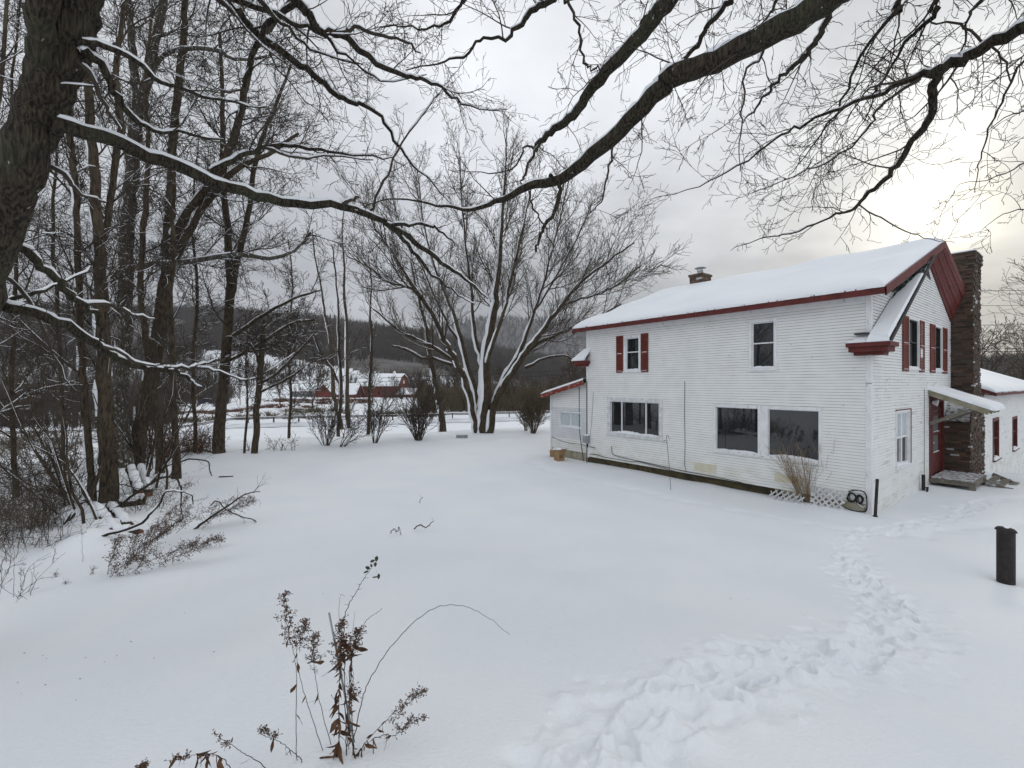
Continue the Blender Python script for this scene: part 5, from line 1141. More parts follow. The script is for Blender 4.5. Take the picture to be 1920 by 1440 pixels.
for nm, m_, a in (('roof','red',0), ('snow_cover','snow_roof',.1)):
    mb = MB()
    for s in (-1, 1):
        x0_ = 3.3; x1_ = 3.3+s*3.7; mb.quad((x0_,-.3,5.15+a), (x1_,-.3,1.45+a), (x1_,9.3,1.45+a), (x0_,9.3,5.15+a)); mb.quad((x0_,-.3,5.25+a*2.5), (x1_,-.3,1.5+a*2.5), (x1_,9.3,1.5+a*2.5), (x0_,9.3,5.25+a*2.5)); mb.quad((x0_,-.3,5.15+a), (x1_,-.3,1.45+a), (x1_,-.3,1.5+a*2.5), (x0_,-.3,5.25+a*2.5))
    mb.build(nm, m_, o, recalc=False)
q = bpt(546, 186); q.z = -2
o = thing('gray_shed', 'low grey shed with snowy roof left of the red farm buildings', 'shed', tuple(q), R(-4)); gable_block(o, 10, 8, 2.2, [(0,2.2),(.5,4.6),(1,2.2)], 'gray_barn')
# a dark blue vehicle parked far off by the road
q = bpt(372, 150); q.z = h(q.x, q.y)
car = thing('parked_car', 'dark blue vehicle parked far off at the left of the farm', 'car', tuple(q), R(6))
mb = MB(); pr = [(0,.5),(0,1.0),(.9,1.15),(1.6,1.75),(3.2,1.75),(4.1,1.1),(4.6,1.0),(4.6,.5)]
mb.poly([(x,0,z) for x, z in pr]); mb.poly([(x,1.8,z) for x, z in pr])
for a, b in zip(pr, pr[1:]+pr[:1]): mb.quad((a[0],0,a[1]), (b[0],0,b[1]), (b[0],1.8,b[1]), (a[0],1.8,a[1]))
mb.build('body', 'car_blue', car)
mb = MB(); mb.poly([(1.3,-.02,1.2),(1.75,-.02,1.65),(3.1,-.02,1.65),(3.7,-.02,1.2)]); mb.build('window', 'glass', car, recalc=False)
for x in (.9, 3.7):
    for y in (-.05, 1.6): mb = MB(); mb.tube([(x,y,.33),(x,y+.25,.33)], .33, 14); mb.build('wheel', 'cable', car)
mb = MB(); mb.box(1.6,3.2,.1,1.7,1.75,1.83); mb.build('snow_cover', 'snow_branch', car, bevel=.03)
# red sign by the road
q = px(998, 790, 62); q.z = h(q.x, q.y)
sg = thing('road_sign', 'small red eight sided sign on a post beyond the lean to', 'sign', tuple(q), 0)
mb = MB(); mb.box(-.04,.04,0,.06,-.3,1.9); mb.build('post', 'gray_metal', sg)
mb = MB(); c8 = [(.38*math.cos(R(22.5+45*i)), .38*math.sin(R(22.5+45*i))+1.95) for i in range(8)]
mb.poly([(x,-.03,z) for x, z in c8]); mb.poly([(x,-.01,z) for x, z in c8][::-1])
for a, b in zip(c8, c8[1:]+c8[:1]): mb.quad((a[0],-.03,a[1]), (b[0],-.03,b[1]), (b[0],-.01,b[1]), (a[0],-.01,a[1]))
mb.build('panel', 'sign_red', sg)
# overhead wires
def wire(label, a, b, r, sag, group):
    P = []; 
    for i in range(25):
        f = i/24; p = a.lerp(b, f); P.append(p-Vector((0,0,sag*4*f*(1-f))))
    mb = MB(); mb.tube([p-a for p in P], r, 5); o = mb.build('power_line', 'cable', smooth=True); o.location = a; return tag(o, label, 'power line', group)
for ya, yb, r in ((543,541,.018), (571,569,.014), (607,606,.018), (641,640,.018), (652,650,.018), (657,656,.026)):
    wire('thin power line crossing the pale sky behind the brick chimney', px(1500, ya+4, 30), px(2500, yb-6, 34), r, .1, 'power lines right of the chimney')
wire('upper dark power line crossing low behind the spreading tree', px(300, 716, 62), px(1250, 684, 66), .030, .5, 'power lines behind the spreading tree')
wire('lower dark power line crossing low behind the spreading tree', px(300, 722, 62), px(1250, 693, 66), .022, .5, 'power lines behind the spreading tree')
# background trees at the right
def bgtree(label, x, y, Y, ht, r, seed, S=None, lean=0, tm='twig', thickk=1.0):
    rg = random.Random(seed); o_ = [[], [], [], []]; b = px(x, y, Y); b.z = h(b.x, b.y)-.2
    S = S or style(max=3, rmin=.012*max(1, Y/40), seg=(9,6,5,3), n=(0,20,8,5), ref=(6,3,1.5,.8), ang=(0,42,38,38), up=(.03,.07,.06,.05), ratio=(1,.48,.5,.5), start=.2, taper=.8)
    grow(o_, b, Vector((lean,0,1)).normalized(), ht, r, 0, S, rg)
    return tree('bare_tree', label, 'tree', b, o_[0], o_[1:], 'bark_mid', tm)
bgtree('bare tree with round crown behind the house wing roof', 1845, 720, 42, 9.8, .16, 201)
bgtree('faint slender bare tree right of the round crowned one behind the wing', 1905, 720, 52, 9.5, .13, 202, tm='twig_tan')
bgtree('tall bare tree leaning into the frame at the right edge', 2090, 760, 30, 14.5, .18, 203, lean=-.12)
# extra trees thickening the wood on the left
GL2 = 'slender trees filling the wood at the left'
fill = [((30,905,12),(20,700,10),(30,450,8),(20,200,6),(40,-20,4), 13.0), ((-40,900,18),(-30,600,15),(-10,300,11),(10,0,8),(20,-150,5), 11.5),
        ((120,860,10),(112,650,9),(100,430,7),(110,200,5),(100,-20,4), 17), ((365,846,8),(362,700,7),(370,540,6),(360,400,4),(372,260,2), 21.5), ((540,838,6),(545,740,5),(540,640,4),(548,540,3),(540,450,2), 30),
        ((-120,900,22),(-110,600,20),(-90,300,16),(-80,0,12),(-60,-200,8), 9.5)]
for i, f in enumerate(fill):
    lab = ['thin trunk left of the dark clump near the image edge', 'dark trunk half hidden behind the leaning maple', 'narrow trunk farther back behind the dark clump', 'young tree left of the lone reddish trunk', 'faint sapling left of the slim barn trees', 'trunk outside the left edge whose twigs reach in'][i]
    gtree('bare_tree', lab, list(f[:5]), f[5], 2.0, lambda q: 2.6-1.3*q, 300+i, group=GL2, f0=.12, gap=.2)

# ---------------------------------------------------------------- undergrowth on the left
def tangle(label, boxes, n, h0, h1, seed, m, name='undergrowth', cat='brush', droop=-.05, wob=.16, per=7, rr=.0035, lean=None):
    rg = random.Random(seed); o_ = [[], [], [], []]
    S = style(max=3, rmin=.0024, seg=(6,8,5,3), n=(0,0,4,3), ref=(2,1.2,.6,.3), up=(0,droop,-.02,0), wob=(.1,wob,.2,.26), ang=(0,30,40,40), ratio=(1,.5,.45,.5))
    for k in range(n):
        x0, x1, y0, y1 = rg.choice(boxes); g = gnd(rg.uniform(x0, x1), rg.uniform(y0, y1)); S['rmin'] = rr*.7*max(1, g.y/8)
        for j in range(per):
            a = rg.uniform(0, 6.28); s = abs(rg.gauss(0, .55)); d = Vector((math.cos(a)*s+(lean or 0), math.sin(a)*s, 1)).normalized()
            grow(o_, g+Vector((rg.gauss(0,.12), rg.gauss(0,.12), -.03)), d, rg.uniform(h0, h1), rr*rg.uniform(.8, 1.6)*max(1, g.y/8), 1, S, rg)
    return tag(np_mesh(name, branch_chunks([b for l in o_ for b in l]), m), label, cat, None, 'stuff')
tangle('tangled bare brambles along the left edge of the snow', [(-60,150,880,990), (-60,110,960,1040)], 34, .6, 1.5, 401, 'twig', per=7)
tangle('dry tan stalks mixed through the brambles at the left edge', [(-60,190,870,980), (-60,90,960,1060)], 40, .5, 1.3, 407, 'twig_tan', per=7)
tangle('olive brown undergrowth behind the brambles at the left', [(-60,200,835,885), (-60,130,830,860)], 38, .9, 2.0, 402, 'twig_tan')
tangle('reddish brush at the feet of the trees left of the lone trunk', [(265,345,848,862), (345,400,846,852)], 26, .6, 1.6, 403, 'twig_red')
tangle('sparse weeds poking through snow at the lower left edge', [(-30,35,1060,1130)], 7, .35, .8, 404, 'twig', per=3)
tangle('dry twigs around the snowy log pile', [(210,300,900,960)], 12, .4, .9, 405, 'twig_tan', per=5)
tangle('thin grass like twigs on the slope behind the lone trunk', [(345,420,842,848), (420,560,838,846)], 10, .3, .9, 406, 'twig_tan', per=4)
# ---------------------------------------------------------------- logs, stump and fallen branches
def logp(label, a, b, r, seed, snow=True, barkm='bark', z0=.0, z1=.0, group='snow covered logs by the trees'):
    A_, B_ = gnd(*a), gnd(*b); A_.z += r*.5+z0; B_.z += r*.5+z1; rg = random.Random(seed); n = 7
    P = [A_.lerp(B_, i/n)+Vector((rg.gauss(0,.012), rg.gauss(0,.012), rg.gauss(0,.012))) for i in range(n+1)]; rr = [r*rg.uniform(.92, 1.08) for _ in P]
    t = thing('log', label, 'log', tuple(A_), 0, group)
    mb = MB(); mb.tube([p-A_ for p in P], rr, 12); mb.build('trunk', barkm, t, smooth=True)
    for k, (p, d) in enumerate(((P[0], P[0]-P[1]), (P[-1], P[-1]-P[-2]))):
        d.normalize(); mb = MB(); mb.tube([p-A_+d*.001, p-A_+d*.008], [r*.93, r*.9], 12); mb.build('cut_end', 'wood_end', t)
    if snow:
        mb = MB(); m_ = 14; Q = [A_.lerp(B_, .03+.94*i/m_)+Vector((0,0,r*.75+.03*math.sin(i*1.7+seed))) for i in range(m_+1)]
        mb.tube([p-A_ for p in Q], [r*(.35 if i in (0, m_) else rg.uniform(.75, 1.0)) for i in range(m_+1)], 12); mb.build('snow_cover', 'snow_branch', t, smooth=True)
    return t
logp('snow capped log lying level at the foot of the dark trunk', (222,950), (272,944), .13, 1)
logp('snow capped log pointing to the lower right on top of its neighbours', (186,968), (214,1002), .09, 2, z0=.12, z1=.02)
logp('snow capped log between the level log and the lowest one', (205,962), (242,992), .10, 3, z0=.14)
logp('lowest snow covered log stretching right from the stump', (184,1000), (262,1003), .09, 4)
logp('split reddish log propped against the pale trunk', (262,934), (244,930), .12, 5, z0=.05, z1=.75)
logp('second split log leaning beside the propped one', (280,930), (262,922), .10, 6, z0=.0, z1=.72, snow=True)
q = gnd(160, 980)
st = thing('stump', 'snow buried root stump at the left end of the log pile', 'stump', tuple(q))
rg = random.Random(6)
mb = MB(); mb.tube([(0,.1,-.2),(0,.08,.25),(-.03,.05,.5)], [.26,.19,.15], 14); mb.build('trunk', 'bark', st, smooth=True)
for i in range(7):
    a = rg.uniform(2.2, 5.6); mb = MB(); mb.tube([Vector((.1*math.cos(a), .1*math.sin(a), .32)), Vector((.3*math.cos(a), .3*math.sin(a), .30)), Vector((.5*math.cos(a), .5*math.sin(a), .12+rg.uniform(-.1,.1)))], [.05,.035,.015], 7); mb.build('root', 'bark', st, smooth=True)
def lump(name, parent, rx, ry, rz, z, m, seed, nx_=22):
    rg_ = np.random.default_rng(seed); u = np.linspace(0, 2*math.pi, nx_, endpoint=False); v = np.linspace(.02, math.pi/2, 9); U, V_ = np.meshgrid(u, v, indexing='ij')
    k = 1+.12*np.sin(3*U+seed)*np.sin(V_)+.06*np.sin(5*U+2*V_); X_ = rx*k*np.cos(U)*np.sin(V_); Y_ = ry*k*np.sin(U)*np.sin(V_); Z_ = z+rz*np.cos(V_)**.8*k
    idx = np.arange(U.size).reshape(U.shape); nx2 = np.roll(idx, -1, 0); F = np.stack([idx[:, :-1], nx2[:, :-1], nx2[:, 1:], idx[:, 1:]], -1).reshape(-1, 4)
    return np_mesh(name, [(np.stack([X_, Y_, Z_], -1).reshape(-1, 3), F)], m, parent)
lump('snow_cover', st, .50, .42, .46, .02, 'snow_branch', 2)
for x, y, r_, a_ in ((172,1018,.45,-.22), (186,995,.4,-.16), (150,1030,.5,-.12), (236,980,.5,-.08), (262,915,.6,-.14), (90,1010,.7,-.1), (330,870,1.2,-.05)):
    g = gnd(x, y); HOLLOWS.append((g.x, g.y, r_, a_))
for x, y, r_, a_ in ((1885,1086,.28,.07), (1641,966,.25,.05), (1700,945,.5,.06)):
    g = gnd(x, y); HOLLOWS.append((g.x, g.y, r_, a_))
SQ = style(max=3, rmin=.0022, seg=(6,7,5,3), n=(0,0,4,3), ref=(2,1,.5,.3), up=(0,.02,0,0), wob=(.1,.16,.2,.24), ang=(0,42,42,40), ratio=(1,.5,.5,.5), start=.2)
def bough(label, pix, seed, dens=3, Lf=lambda f: .5, m='bark', tm='twig', dz=0, base=None, name='fallen_branch', cat='branch', snow=False):
    """pix [(px,py,width px, depth offset)], depth from the ground under the first point"""
    rg = random.Random(seed); g = gnd(*(base or pix[0][:2])); Y = g.y+dz
    p, r = path_pts([(px(q[0], q[1], Y+(q[3] if len(q) > 3 else 0)), W(q[2], Y)) for q in pix], 4, .006, rg)
    o_ = [[], [], [], []]
    if dens: sprout(o_, p, r, SQ, rg, dens, Lf, 2, .15, 1)
    t = thing(name, label, cat, tuple(p[0])); B = Vector(p[0])
    np_mesh('stem', branch_chunks([([q-B for q in p], r)]), m, t)
    if dens: np_mesh('twigs', branch_chunks([([q-B for q in P], R_) for lv in o_ for P, R_ in lv]), tm, t)
    if snow: np_mesh('snow_cover', branch_chunks([([q-B for q in P], R_) for P, R_ in snow_on([(p, r)], rg, .002, .9, 0, 0)]), 'snow_branch', t)
    return t
bough('arching fallen branch bending over the level log', [(179,976,5),(217,953,5),(250,928,5),(279,909,5),(306,895,4),(329,897,4),(337,909,3),(340,924,3),(339,950,2),(343,975,1.5)], 11, 3)
bough('longer fallen branch curving up below the first one', [(160,1026,6),(194,1005,6,.1),(229,995,5,.2),(267,980,5,.3),(283,961,4,.3),(298,945,4,.4),(312,922,3,.4),(340,922,3,.5),(358,928,2.4,.5),(362,945,2,.5)], 12, 3, snow=True)
bough('fallen branch reaching farthest right over the snow', [(364,993,5),(392,972,4,.1),(423,951,3.4,.2),(454,930,2.6,.3),(470,924,2,.3),(488,922,1.4,.4)], 13, 7, lambda f: .5)
bough('crooked twig arching beyond the fallen branches', [(318,892,3),(335,870,3),(350,862,3),(366,861,2.6),(390,866,2.4),(393,880,2),(398,895,1.6)], 14, 4, base=(318,892))
bough('low twig drooping right of the fallen branches', [(395,948,2.4),(404,940,2.4),(413,943,2.2),(424,955,2.2),(450,968,2),(478,976,1.8),(488,995,1.2)], 15, 4, lambda f: .35, base=(400,985))
bough('long bare branch arched in front of the lone trunk', [(300,858,5),(330,852,4),(355,843,4),(378,842,3),(400,850,2)], 16, 2, base=(300,862))

# ---------------------------------------------------------------- weeds
def octs(P, r, seed=0):
    rs2 = np.random.default_rng(seed); n = len(P); P = np.asarray(P); r = r*rs2.uniform(.6, 1.5, n)
    D = np.array([(1,0,0),(-1,0,0),(0,1,0),(0,-1,0),(0,0,1),(0,0,-1)], float)
    V = P[:, None]+D[None]*r[:, None, None]*rs2.uniform(.6, 1.2, (n, 6, 1)); F = np.array([(0,2,4),(2,1,4),(1,3,4),(3,0,4),(2,0,5),(1,2,5),(3,1,5),(0,3,5)])
    return V.reshape(-1, 3), (F[None]+np.arange(n)[:, None, None]*6).reshape(-1, 3)
def leaf_mesh(P, size, rg, droop=1.0):
    vs_, fs_ = [], []
    for p in P:
        L_ = size*rg.choice((rg.uniform(.3, .8), rg.uniform(.7, 1.5))); w_ = L_*rg.uniform(.06, .19); a = rg.uniform(0, 6.28); d = Vector((math.cos(a)*.5, math.sin(a)*.5, -droop*rg.uniform(.3, 1))).normalized(); s = _perp(d, rg); nrm = d.cross(s); base = Vector(p); i = len(vs_)
        cur = rg.uniform(-.9, .9)
        for k, (f, ww) in enumerate(((0,.15),(.3,.8),(.6,1),(.85,.6),(1,.05))):
            c = base+d*(L_*f)+nrm*(L_*cur*f*f); tw = s*math.cos(f*1.5)+nrm*math.sin(f*1.5)
            vs_ += [tuple(c-tw*w_*ww+nrm*w_*.3), tuple(c), tuple(c+tw*w_*ww+nrm*w_*.3)]
            if k: b0 = i+3*(k-1); fs_ += [(b0, b0+1, b0+4, b0+3), (b0+1, b0+2, b0+5, b0+4)]
    return np.array(vs_), np.array(fs_)
def weed(label, pix, seed, Y=None, pan=.35, plen=.10, nbr=22, leaves=10, lsize=.06, lspan=(.15,.7), r=.0022, group=None, seedr=.0032, side=None, name='dried_weed', leafm='deadleaf', sprd=1.0, seedm='seed', dz=0):
    rg = random.Random(seed); g = gnd(*pix[0][:2]); Y = (Y or g.y)+dz
    P, Rr = path_pts([(px(q[0], q[1], Y+(q[2] if len(q) > 2 else 0)), r*(1.15-.8*i/(len(pix)-1))) for i, q in enumerate(pix)], 6, .0015*Y/2, rg)
    b = Vector(P[0]); gz = h(b.x, b.y)
    if b.z > gz: P.insert(0, Vector((b.x, b.y, gz-.02))); Rr.insert(0, Rr[0])
    B = Vector(P[0]); t = thing(name, label, 'dried plant', tuple(B), 0, group); sub = lambda L_: [(([q-B for q in p]), rr) for p, rr in L_]
    tw, seeds = [], []
    n = len(P)
    for k in range(nbr):
        f = 1-pan+pan*(k+rg.random())/nbr; i = min(n-2, int(f*(n-1))); q = P[i]; d = (P[i+1]-P[i]).normalized()
        L_ = plen*(1.15-(f-(1-pan))/pan*.85)*rg.uniform(.5, 1.2); pp = _perp(d, rg); 
        if side: pp = (pp+Vector(side)).normalized()
        nd = (d*.75+pp).normalized(); pts = [q]; m_ = 5
        for j in range(m_):
            nd = (nd+Vector((rg.gauss(0,.2), rg.gauss(0,.2), rg.gauss(0,.15)-.02))).normalized(); pts.append(pts[-1]+nd*L_/m_)
        tw.append((pts, [r*.45]*(m_+1)))
        for j in range(1, m_+1):
            for _ in range(rg.randint(1, 3)):
                e = pts[j]+Vector((rg.gauss(0,1), rg.gauss(0,1), rg.gauss(0,1)+.3))*(.008*sprd*Y/2); tw.append(([pts[j], pts[j].lerp(e, .6), e], [r*.3]*3)); seeds.append(tuple(e-B))
                if rg.random() < .6: seeds.append(tuple(e-B+Vector((rg.gauss(0,.003), rg.gauss(0,.003), rg.gauss(0,.003)))))
    np_mesh('stem', branch_chunks(sub([(P, Rr)])), 'twig', t)
    if tw: np_mesh('seed_stalks', branch_chunks(sub(tw)), 'twig', t)
    if seeds: np_mesh('seed_head', [octs(seeds, seedr, seed)], seedm, t, smooth=False)
    if leaves:
        lp = []
        for k in range(leaves):
            f = rg.uniform(*lspan); i = min(n-2, int(f*(n-1))); lp.append(P[i]-B)
        np_mesh('leaves', [leaf_mesh(lp, lsize, rg)], leafm, t)
    return t
GW_ = 'dried weeds in the near foreground'
YF = gnd(640, 1425).y; print('weed depth', YF)
weed('tall dried goldenrod stalk leftmost of the foreground clump', [(558,1442),(555,1355),(556,1272),(552,1230),(542,1188),(535,1147),(533,1113)], 1, YF, .42, .085, 26, 5, .045, (.2,.7), group=GW_)
weed('dried stalk crossing behind the leftmost goldenrod', [(617,1440),(596,1376),(575,1313),(562,1263),(556,1225),(565,1190),(570,1165)], 2, YF+.06, .28, .07, 20, 6, .05, (.3,.8), group=GW_)
weed('thin dried stalk with brown seed plume left of the stake', [(625,1420),(610,1355),(596,1297),(590,1251),(587,1215),(590,1190)], 3, YF+.1, .38, .07, 22, 9, .05, (.35,.9), group=GW_)
weed('dried stalk hung with many curled dark leaves in the clump centre', [(634,1440),(635,1380),(636,1313),(638,1250),(640,1200),(643,1165)], 4, YF, .4, .075, 34, 110, .06, (.08,.85), group=GW_)
weed('dried stalk with rusty seed plume right of the stake', [(650,1420),(653,1360),(655,1313),(658,1240),(664,1205),(672,1182)], 5, YF+.03, .36, .07, 28, 40, .055, (.12,.8), group=GW_)
weed('short leafy dried stalk low in the middle of the clump', [(668,1425),(660,1390),(652,1350),(655,1310),(662,1290)], 6, YF-.03, .3, .06, 14, 16, .05, (.1,.8), group=GW_)
weed('low weed with seed clusters bending to the right', [(665,1442),(679,1401),(708,1367),(737,1338),(771,1313),(796,1292)], 7, YF-.02, .45, .065, 20, 14, .045, (.15,.55), group=GW_)
weed('lowest right weed lying close to the snow', [(700,1385),(722,1378),(737,1380),(752,1368),(771,1355),(800,1342)], 8, YF, .5, .055, 16, 12, .04, (.05,.5), group=GW_)
weed('bent weed with hanging leaves left of the clump', [(566,1425),(548,1408),(533,1397),(508,1380),(487,1367)], 9, YF-.02, .35, .05, 10, 12, .05, (.2,.95), group=GW_)
weed('bare leaning weed at the bottom edge', [(506,1446),(480,1425),(458,1413),(438,1398),(425,1392),(402,1376)], 10, YF-.06, .3, .03, 6, 2, .04, (.3,.9), group=GW_)
weed('drooping leafy weed at the bottom edge', [(436,1446),(420,1425),(400,1415),(385,1412),(367,1415),(345,1418),(322,1422)], 12, YF-.08, .25, .03, 6, 26, .06, (.15,.95), group=GW_)
weed('weed tip just showing at the bottom edge left of the others', [(250,1460),(258,1450),(266,1440),(272,1434)], 13, YF-.12, .6, .04, 14, 6, .04, (.2,.9), group=GW_)
weed('thin grey stalk with one curled tip above the stake', [(636,1400),(636,1330),(636,1250),(636,1180),(637,1120),(643,1116)], 14, YF+.02, .05, .01, 0, 1, .02, (.97,.98), r=.0018, group=GW_)
weed('straight bare stalk between the plume stalks', [(654,1420),(655,1340),(656,1260),(659,1200),(666,1146)], 15, YF+.05, .05, .01, 0, 0, group=GW_, r=.0018)
weed('forked bare twig right of the plumes', [(662,1385),(658,1300),(661,1230),(670,1190),(676,1178),(692,1159),(708,1148),(717,1140)], 16, YF, .05, .01, 0, 0, r=.0026, group=GW_)
# rose cane with the last green leaves
t = weed('thorny green cane topped with a few dark green leaves', [(650,1400),(648,1320),(645,1230),(646,1159),(654,1134),(671,1105),(683,1084),(696,1065),(706,1051)], 17, YF, .05, .01, 0, 0, r=.0028, group=GW_, name='rose_cane')
rg = random.Random(55); B = t.location
lp = []; vs_, fs_ = [], []
for x, y, s in ((698,1052,.020),(706,1047,.022),(704,1058,.018),(690,1065,.022),(687,1072,.022),(706,1070,.02),(703,1082,.026),(710,1080,.022),(696,1060,.014)):
    c = px(x, y, YF)-B; a = rg.uniform(0, 6.28); d = Vector((math.cos(a), .3*math.sin(a), math.sin(a)-.3)).normalized(); sd = _perp(d, rg); i = len(vs_)
    vs_ += [tuple(c-d*s*.6), tuple(c-d*s*.2+sd*s*.42), tuple(c+d*s*.35+sd*s*.35), tuple(c+d*s*.8), tuple(c+d*s*.35-sd*s*.35), tuple(c-d*s*.2-sd*s*.42)]; fs_ += [(i, i+1, i+2, i+3), (i, i+3, i+4, i+5)]
np_mesh('leaves', [(np.array(vs_), np.array(fs_))], 'greenleaf', t, smooth=False)
th = []
for x, y, dx in ((654,1134,-9),(671,1105,9),(663,1118,-8),(683,1084,10),(676,1096,-7)):
    a = px(x, y, YF)-B; b = px(x+dx, y-1, YF)-B; th.append(([a, a.lerp(b, .5), b], [.0015,.001,.0004]))
np_mesh('thorns', branch_chunks(th), 'twig', t)
weed('long bare cane arching far over the snow to the right', [(663,1400),(665,1380),(675,1330),(687,1288),(712,1242),(754,1188),(796,1151),(833,1135),(875,1138),(917,1159),(956,1190)], 18, YF, .02, .01, 0, 0, r=.0028, group=GW_, name='rose_cane')
# grey plastic stake
a = px(617,1149,YF+.03); b = px(664,1392,YF+.0); 
mb = MB(); mb.tube([Vector((0,0,0)), (a-b)*.5, a-b], .0052, 10); o = mb.build('plant_stake', 'tube', smooth=True); o.location = b; tag(o, 'grey plastic stake leaning among the foreground weeds', 'stake')
# seedy weeds sprawling by the log pile
GS = 'seedy weeds sprawling by the log pile'; rg = random.Random(70)
LBS = ['lowest left', 'second lowest', 'lowest long', 'long low', 'right hand', 'middle', 'upper middle', 'upper right', 'tangled inner', 'short inner', 'leaning outer', 'drooping outer', 'far right', 'thin upper', 'bushy middle', 'small front']
W_ = [[(200,1088),(206,1055),(216,1030),(226,1005)],[(204,1085),(225,1065),(245,1052),(270,1045)],[(290,1068),(312,1052),(350,1035),(385,1018),(412,1008)],[(245,1075),(275,1055),(310,1040),(345,1025),(372,1012)],[(318,1042),(345,1030),(372,1020),(400,1012),(415,1014)],
      [(240,1060),(262,1035),(290,1010),(318,990)],[(262,1040),(285,1005),(305,975),(330,950)],[(300,1000),(318,975),(338,952),(352,930)],[(275,1030),(300,1000),(330,980),(352,965)],[(250,1045),(268,1020),(282,1000),(292,985)],
      [(330,1000),(360,975),(392,955),(430,938),(462,932)],[(364,993),(390,975),(420,960),(450,945),(478,940)],[(380,990),(410,965),(440,950),(462,948),(470,935)],[(300,960),(315,935),(335,915),(360,905)],[(290,1015),(310,992),(335,975),(358,950)],[(228,1070),(240,1045),(248,1020),(258,1000)]]
for i, pth in enumerate(W_):
    weed(f'{LBS[i]} dried seedy weed sprawling right of the log pile', pth, 500+i, None, .85, .24, 26, 3, .05, (.3,.8), r=.0045, group=GS, seedr=.0075, sprd=1.1, side=(.3,0,.1), dz=rg.uniform(-.2,.2))
for i, (pth, lab) in enumerate((([(155,1055),(154,1010),(152,985)], 'thin upright twig in the snow below the stump'), ([(25,1122),(27,1060),(24,1000),(30,960)], 'tall thin weed at the lower left edge'), ([(108,1083),(105,1078),(103,1074)], 'tiny leaf sprig alone in the snow at the left'), ([(170,1080),(172,1072),(176,1066)], 'tiny forked sprig alone in the snow below the logs'), ([(42,1110),(38,1080),(44,1055)], 'small leafy weed at the lower left edge'), ([(124,1098),(123,1092)], 'tiniest leaf sprig in the snow at the left'))):
    weed(lab, pth, 600+i, None, .5, .05, 3, 8 if i in (2,3,4,5) else 2, .05, (.2,.95), r=.003, group='single sprigs in the snow at left', seedr=.004)
for lab, pth, sd_ in (('small forked twig lying on the open snow, left of the larger one', [(732,1000,2),(738,992,2),(745,996,2),(748,988,1.4),(752,1004,1)], 20), ('larger forked twig lying on the open snow', [(776,992,2.4),(788,984,2.4),(798,990,2),(806,983,1.6),(813,976,1)], 21), ('short twig standing in the open snow beyond the others', [(787,945,1.4),(788,938,1.2),(793,932,1)], 22)):
    bough(lab, pth, sd_, 8, lambda f: .14, name='fallen_twig', cat='twig', base=(pth[0][0], pth[0][1]+2))

# ---------------------------------------------------------------- objects round the house
# shepherd hook
g = gnd(1258, 918); B = Vector((g.x, g.y, g.z-.1))
hk = thing('plant_hook', 'thin black double plant hook standing in the snow before the house', 'plant hook', tuple(B))
T_ = px(1250, 822, g.y)-B
P = [Vector((0,0,0)), T_*.5+Vector((.01,0,0)), T_]
Y_ = g.y; hp = lambda x, y: px(x, y, Y_)-B
mb = MB(); mb.tube(path_pts([(p, 0) for p in P+[hp(1250,818), hp(1252,816.5), hp(1254,820), hp(1255,824)]], 4)[0], .007, 8); mb.build('pole', 'dark', hk, smooth=True)
mb = MB(); mb.tube(path_pts([(p, 0) for p in (hp(1250,832), hp(1248,826), hp(1246,826), hp(1245,831))], 4)[0], .006, 8); mb.build('hook', 'dark', hk, smooth=True)
# rusty post against the corner
g = gnd(1641, 966); ip = thing('iron_post', 'narrow rusty black post leaning at the near corner of the farmhouse', 'post', (g.x, g.y, g.z-.05))
mb = MB(); top = px(1645, 898, g.y+.03)-Vector(ip.location); mb.beam((0,0,0), tuple(top), .055, .045); mb.build('shaft', 'dark', ip, bevel=.004)
mb = MB(); mb.tube([Vector((0,0,-.02)), Vector((0,0,.03))], .05, 8); mb.build('foot', 'dark', ip)
# capped pipe at the right
g = gnd(1886, 1086); vp = thing('vent_post', 'stout dark brown metal post with snowy tilted cap at the right', 'post', (g.x, g.y, g.z-.2), .3)
sc_ = g.y/FOC; hh = 91*sc_; wr = 12.8*sc_
mb = MB(); mb.tube([(0,0,0), (0,0,.2+hh)], wr, 20); mb.build('pipe', 'dark', vp, smooth=False)
mb = MB(); z = .2+hh; n = 18
rowz = [(0,.062),(.5,.057),(.85,.044),(1.05,.024),(1.16,.0),(1.17,-.014),(1.05,-.014),(.9,-.02)]
rings = [[(wr*a*math.cos(2*math.pi*i/n)*1.02, wr*a*math.sin(2*math.pi*i/n), z+b*wr/.11-(wr*a*math.cos(2*math.pi*i/n))*.16) for i in range(n)] for a, b in rowz]
for a, b in zip(rings, rings[1:]):
    for i in range(n): mb.quad(a[i], a[(i+1) % n], b[(i+1) % n], b[i])
mb.build('cap', 'dark', vp, smooth=True)
o = lump('snow_cover', vp, wr*.85, wr*.8, .05, 0, 'snow_branch', 3); o.location = (0,0,z+.050*wr/.11-.03); o.rotation_euler = (0, .17, 0)
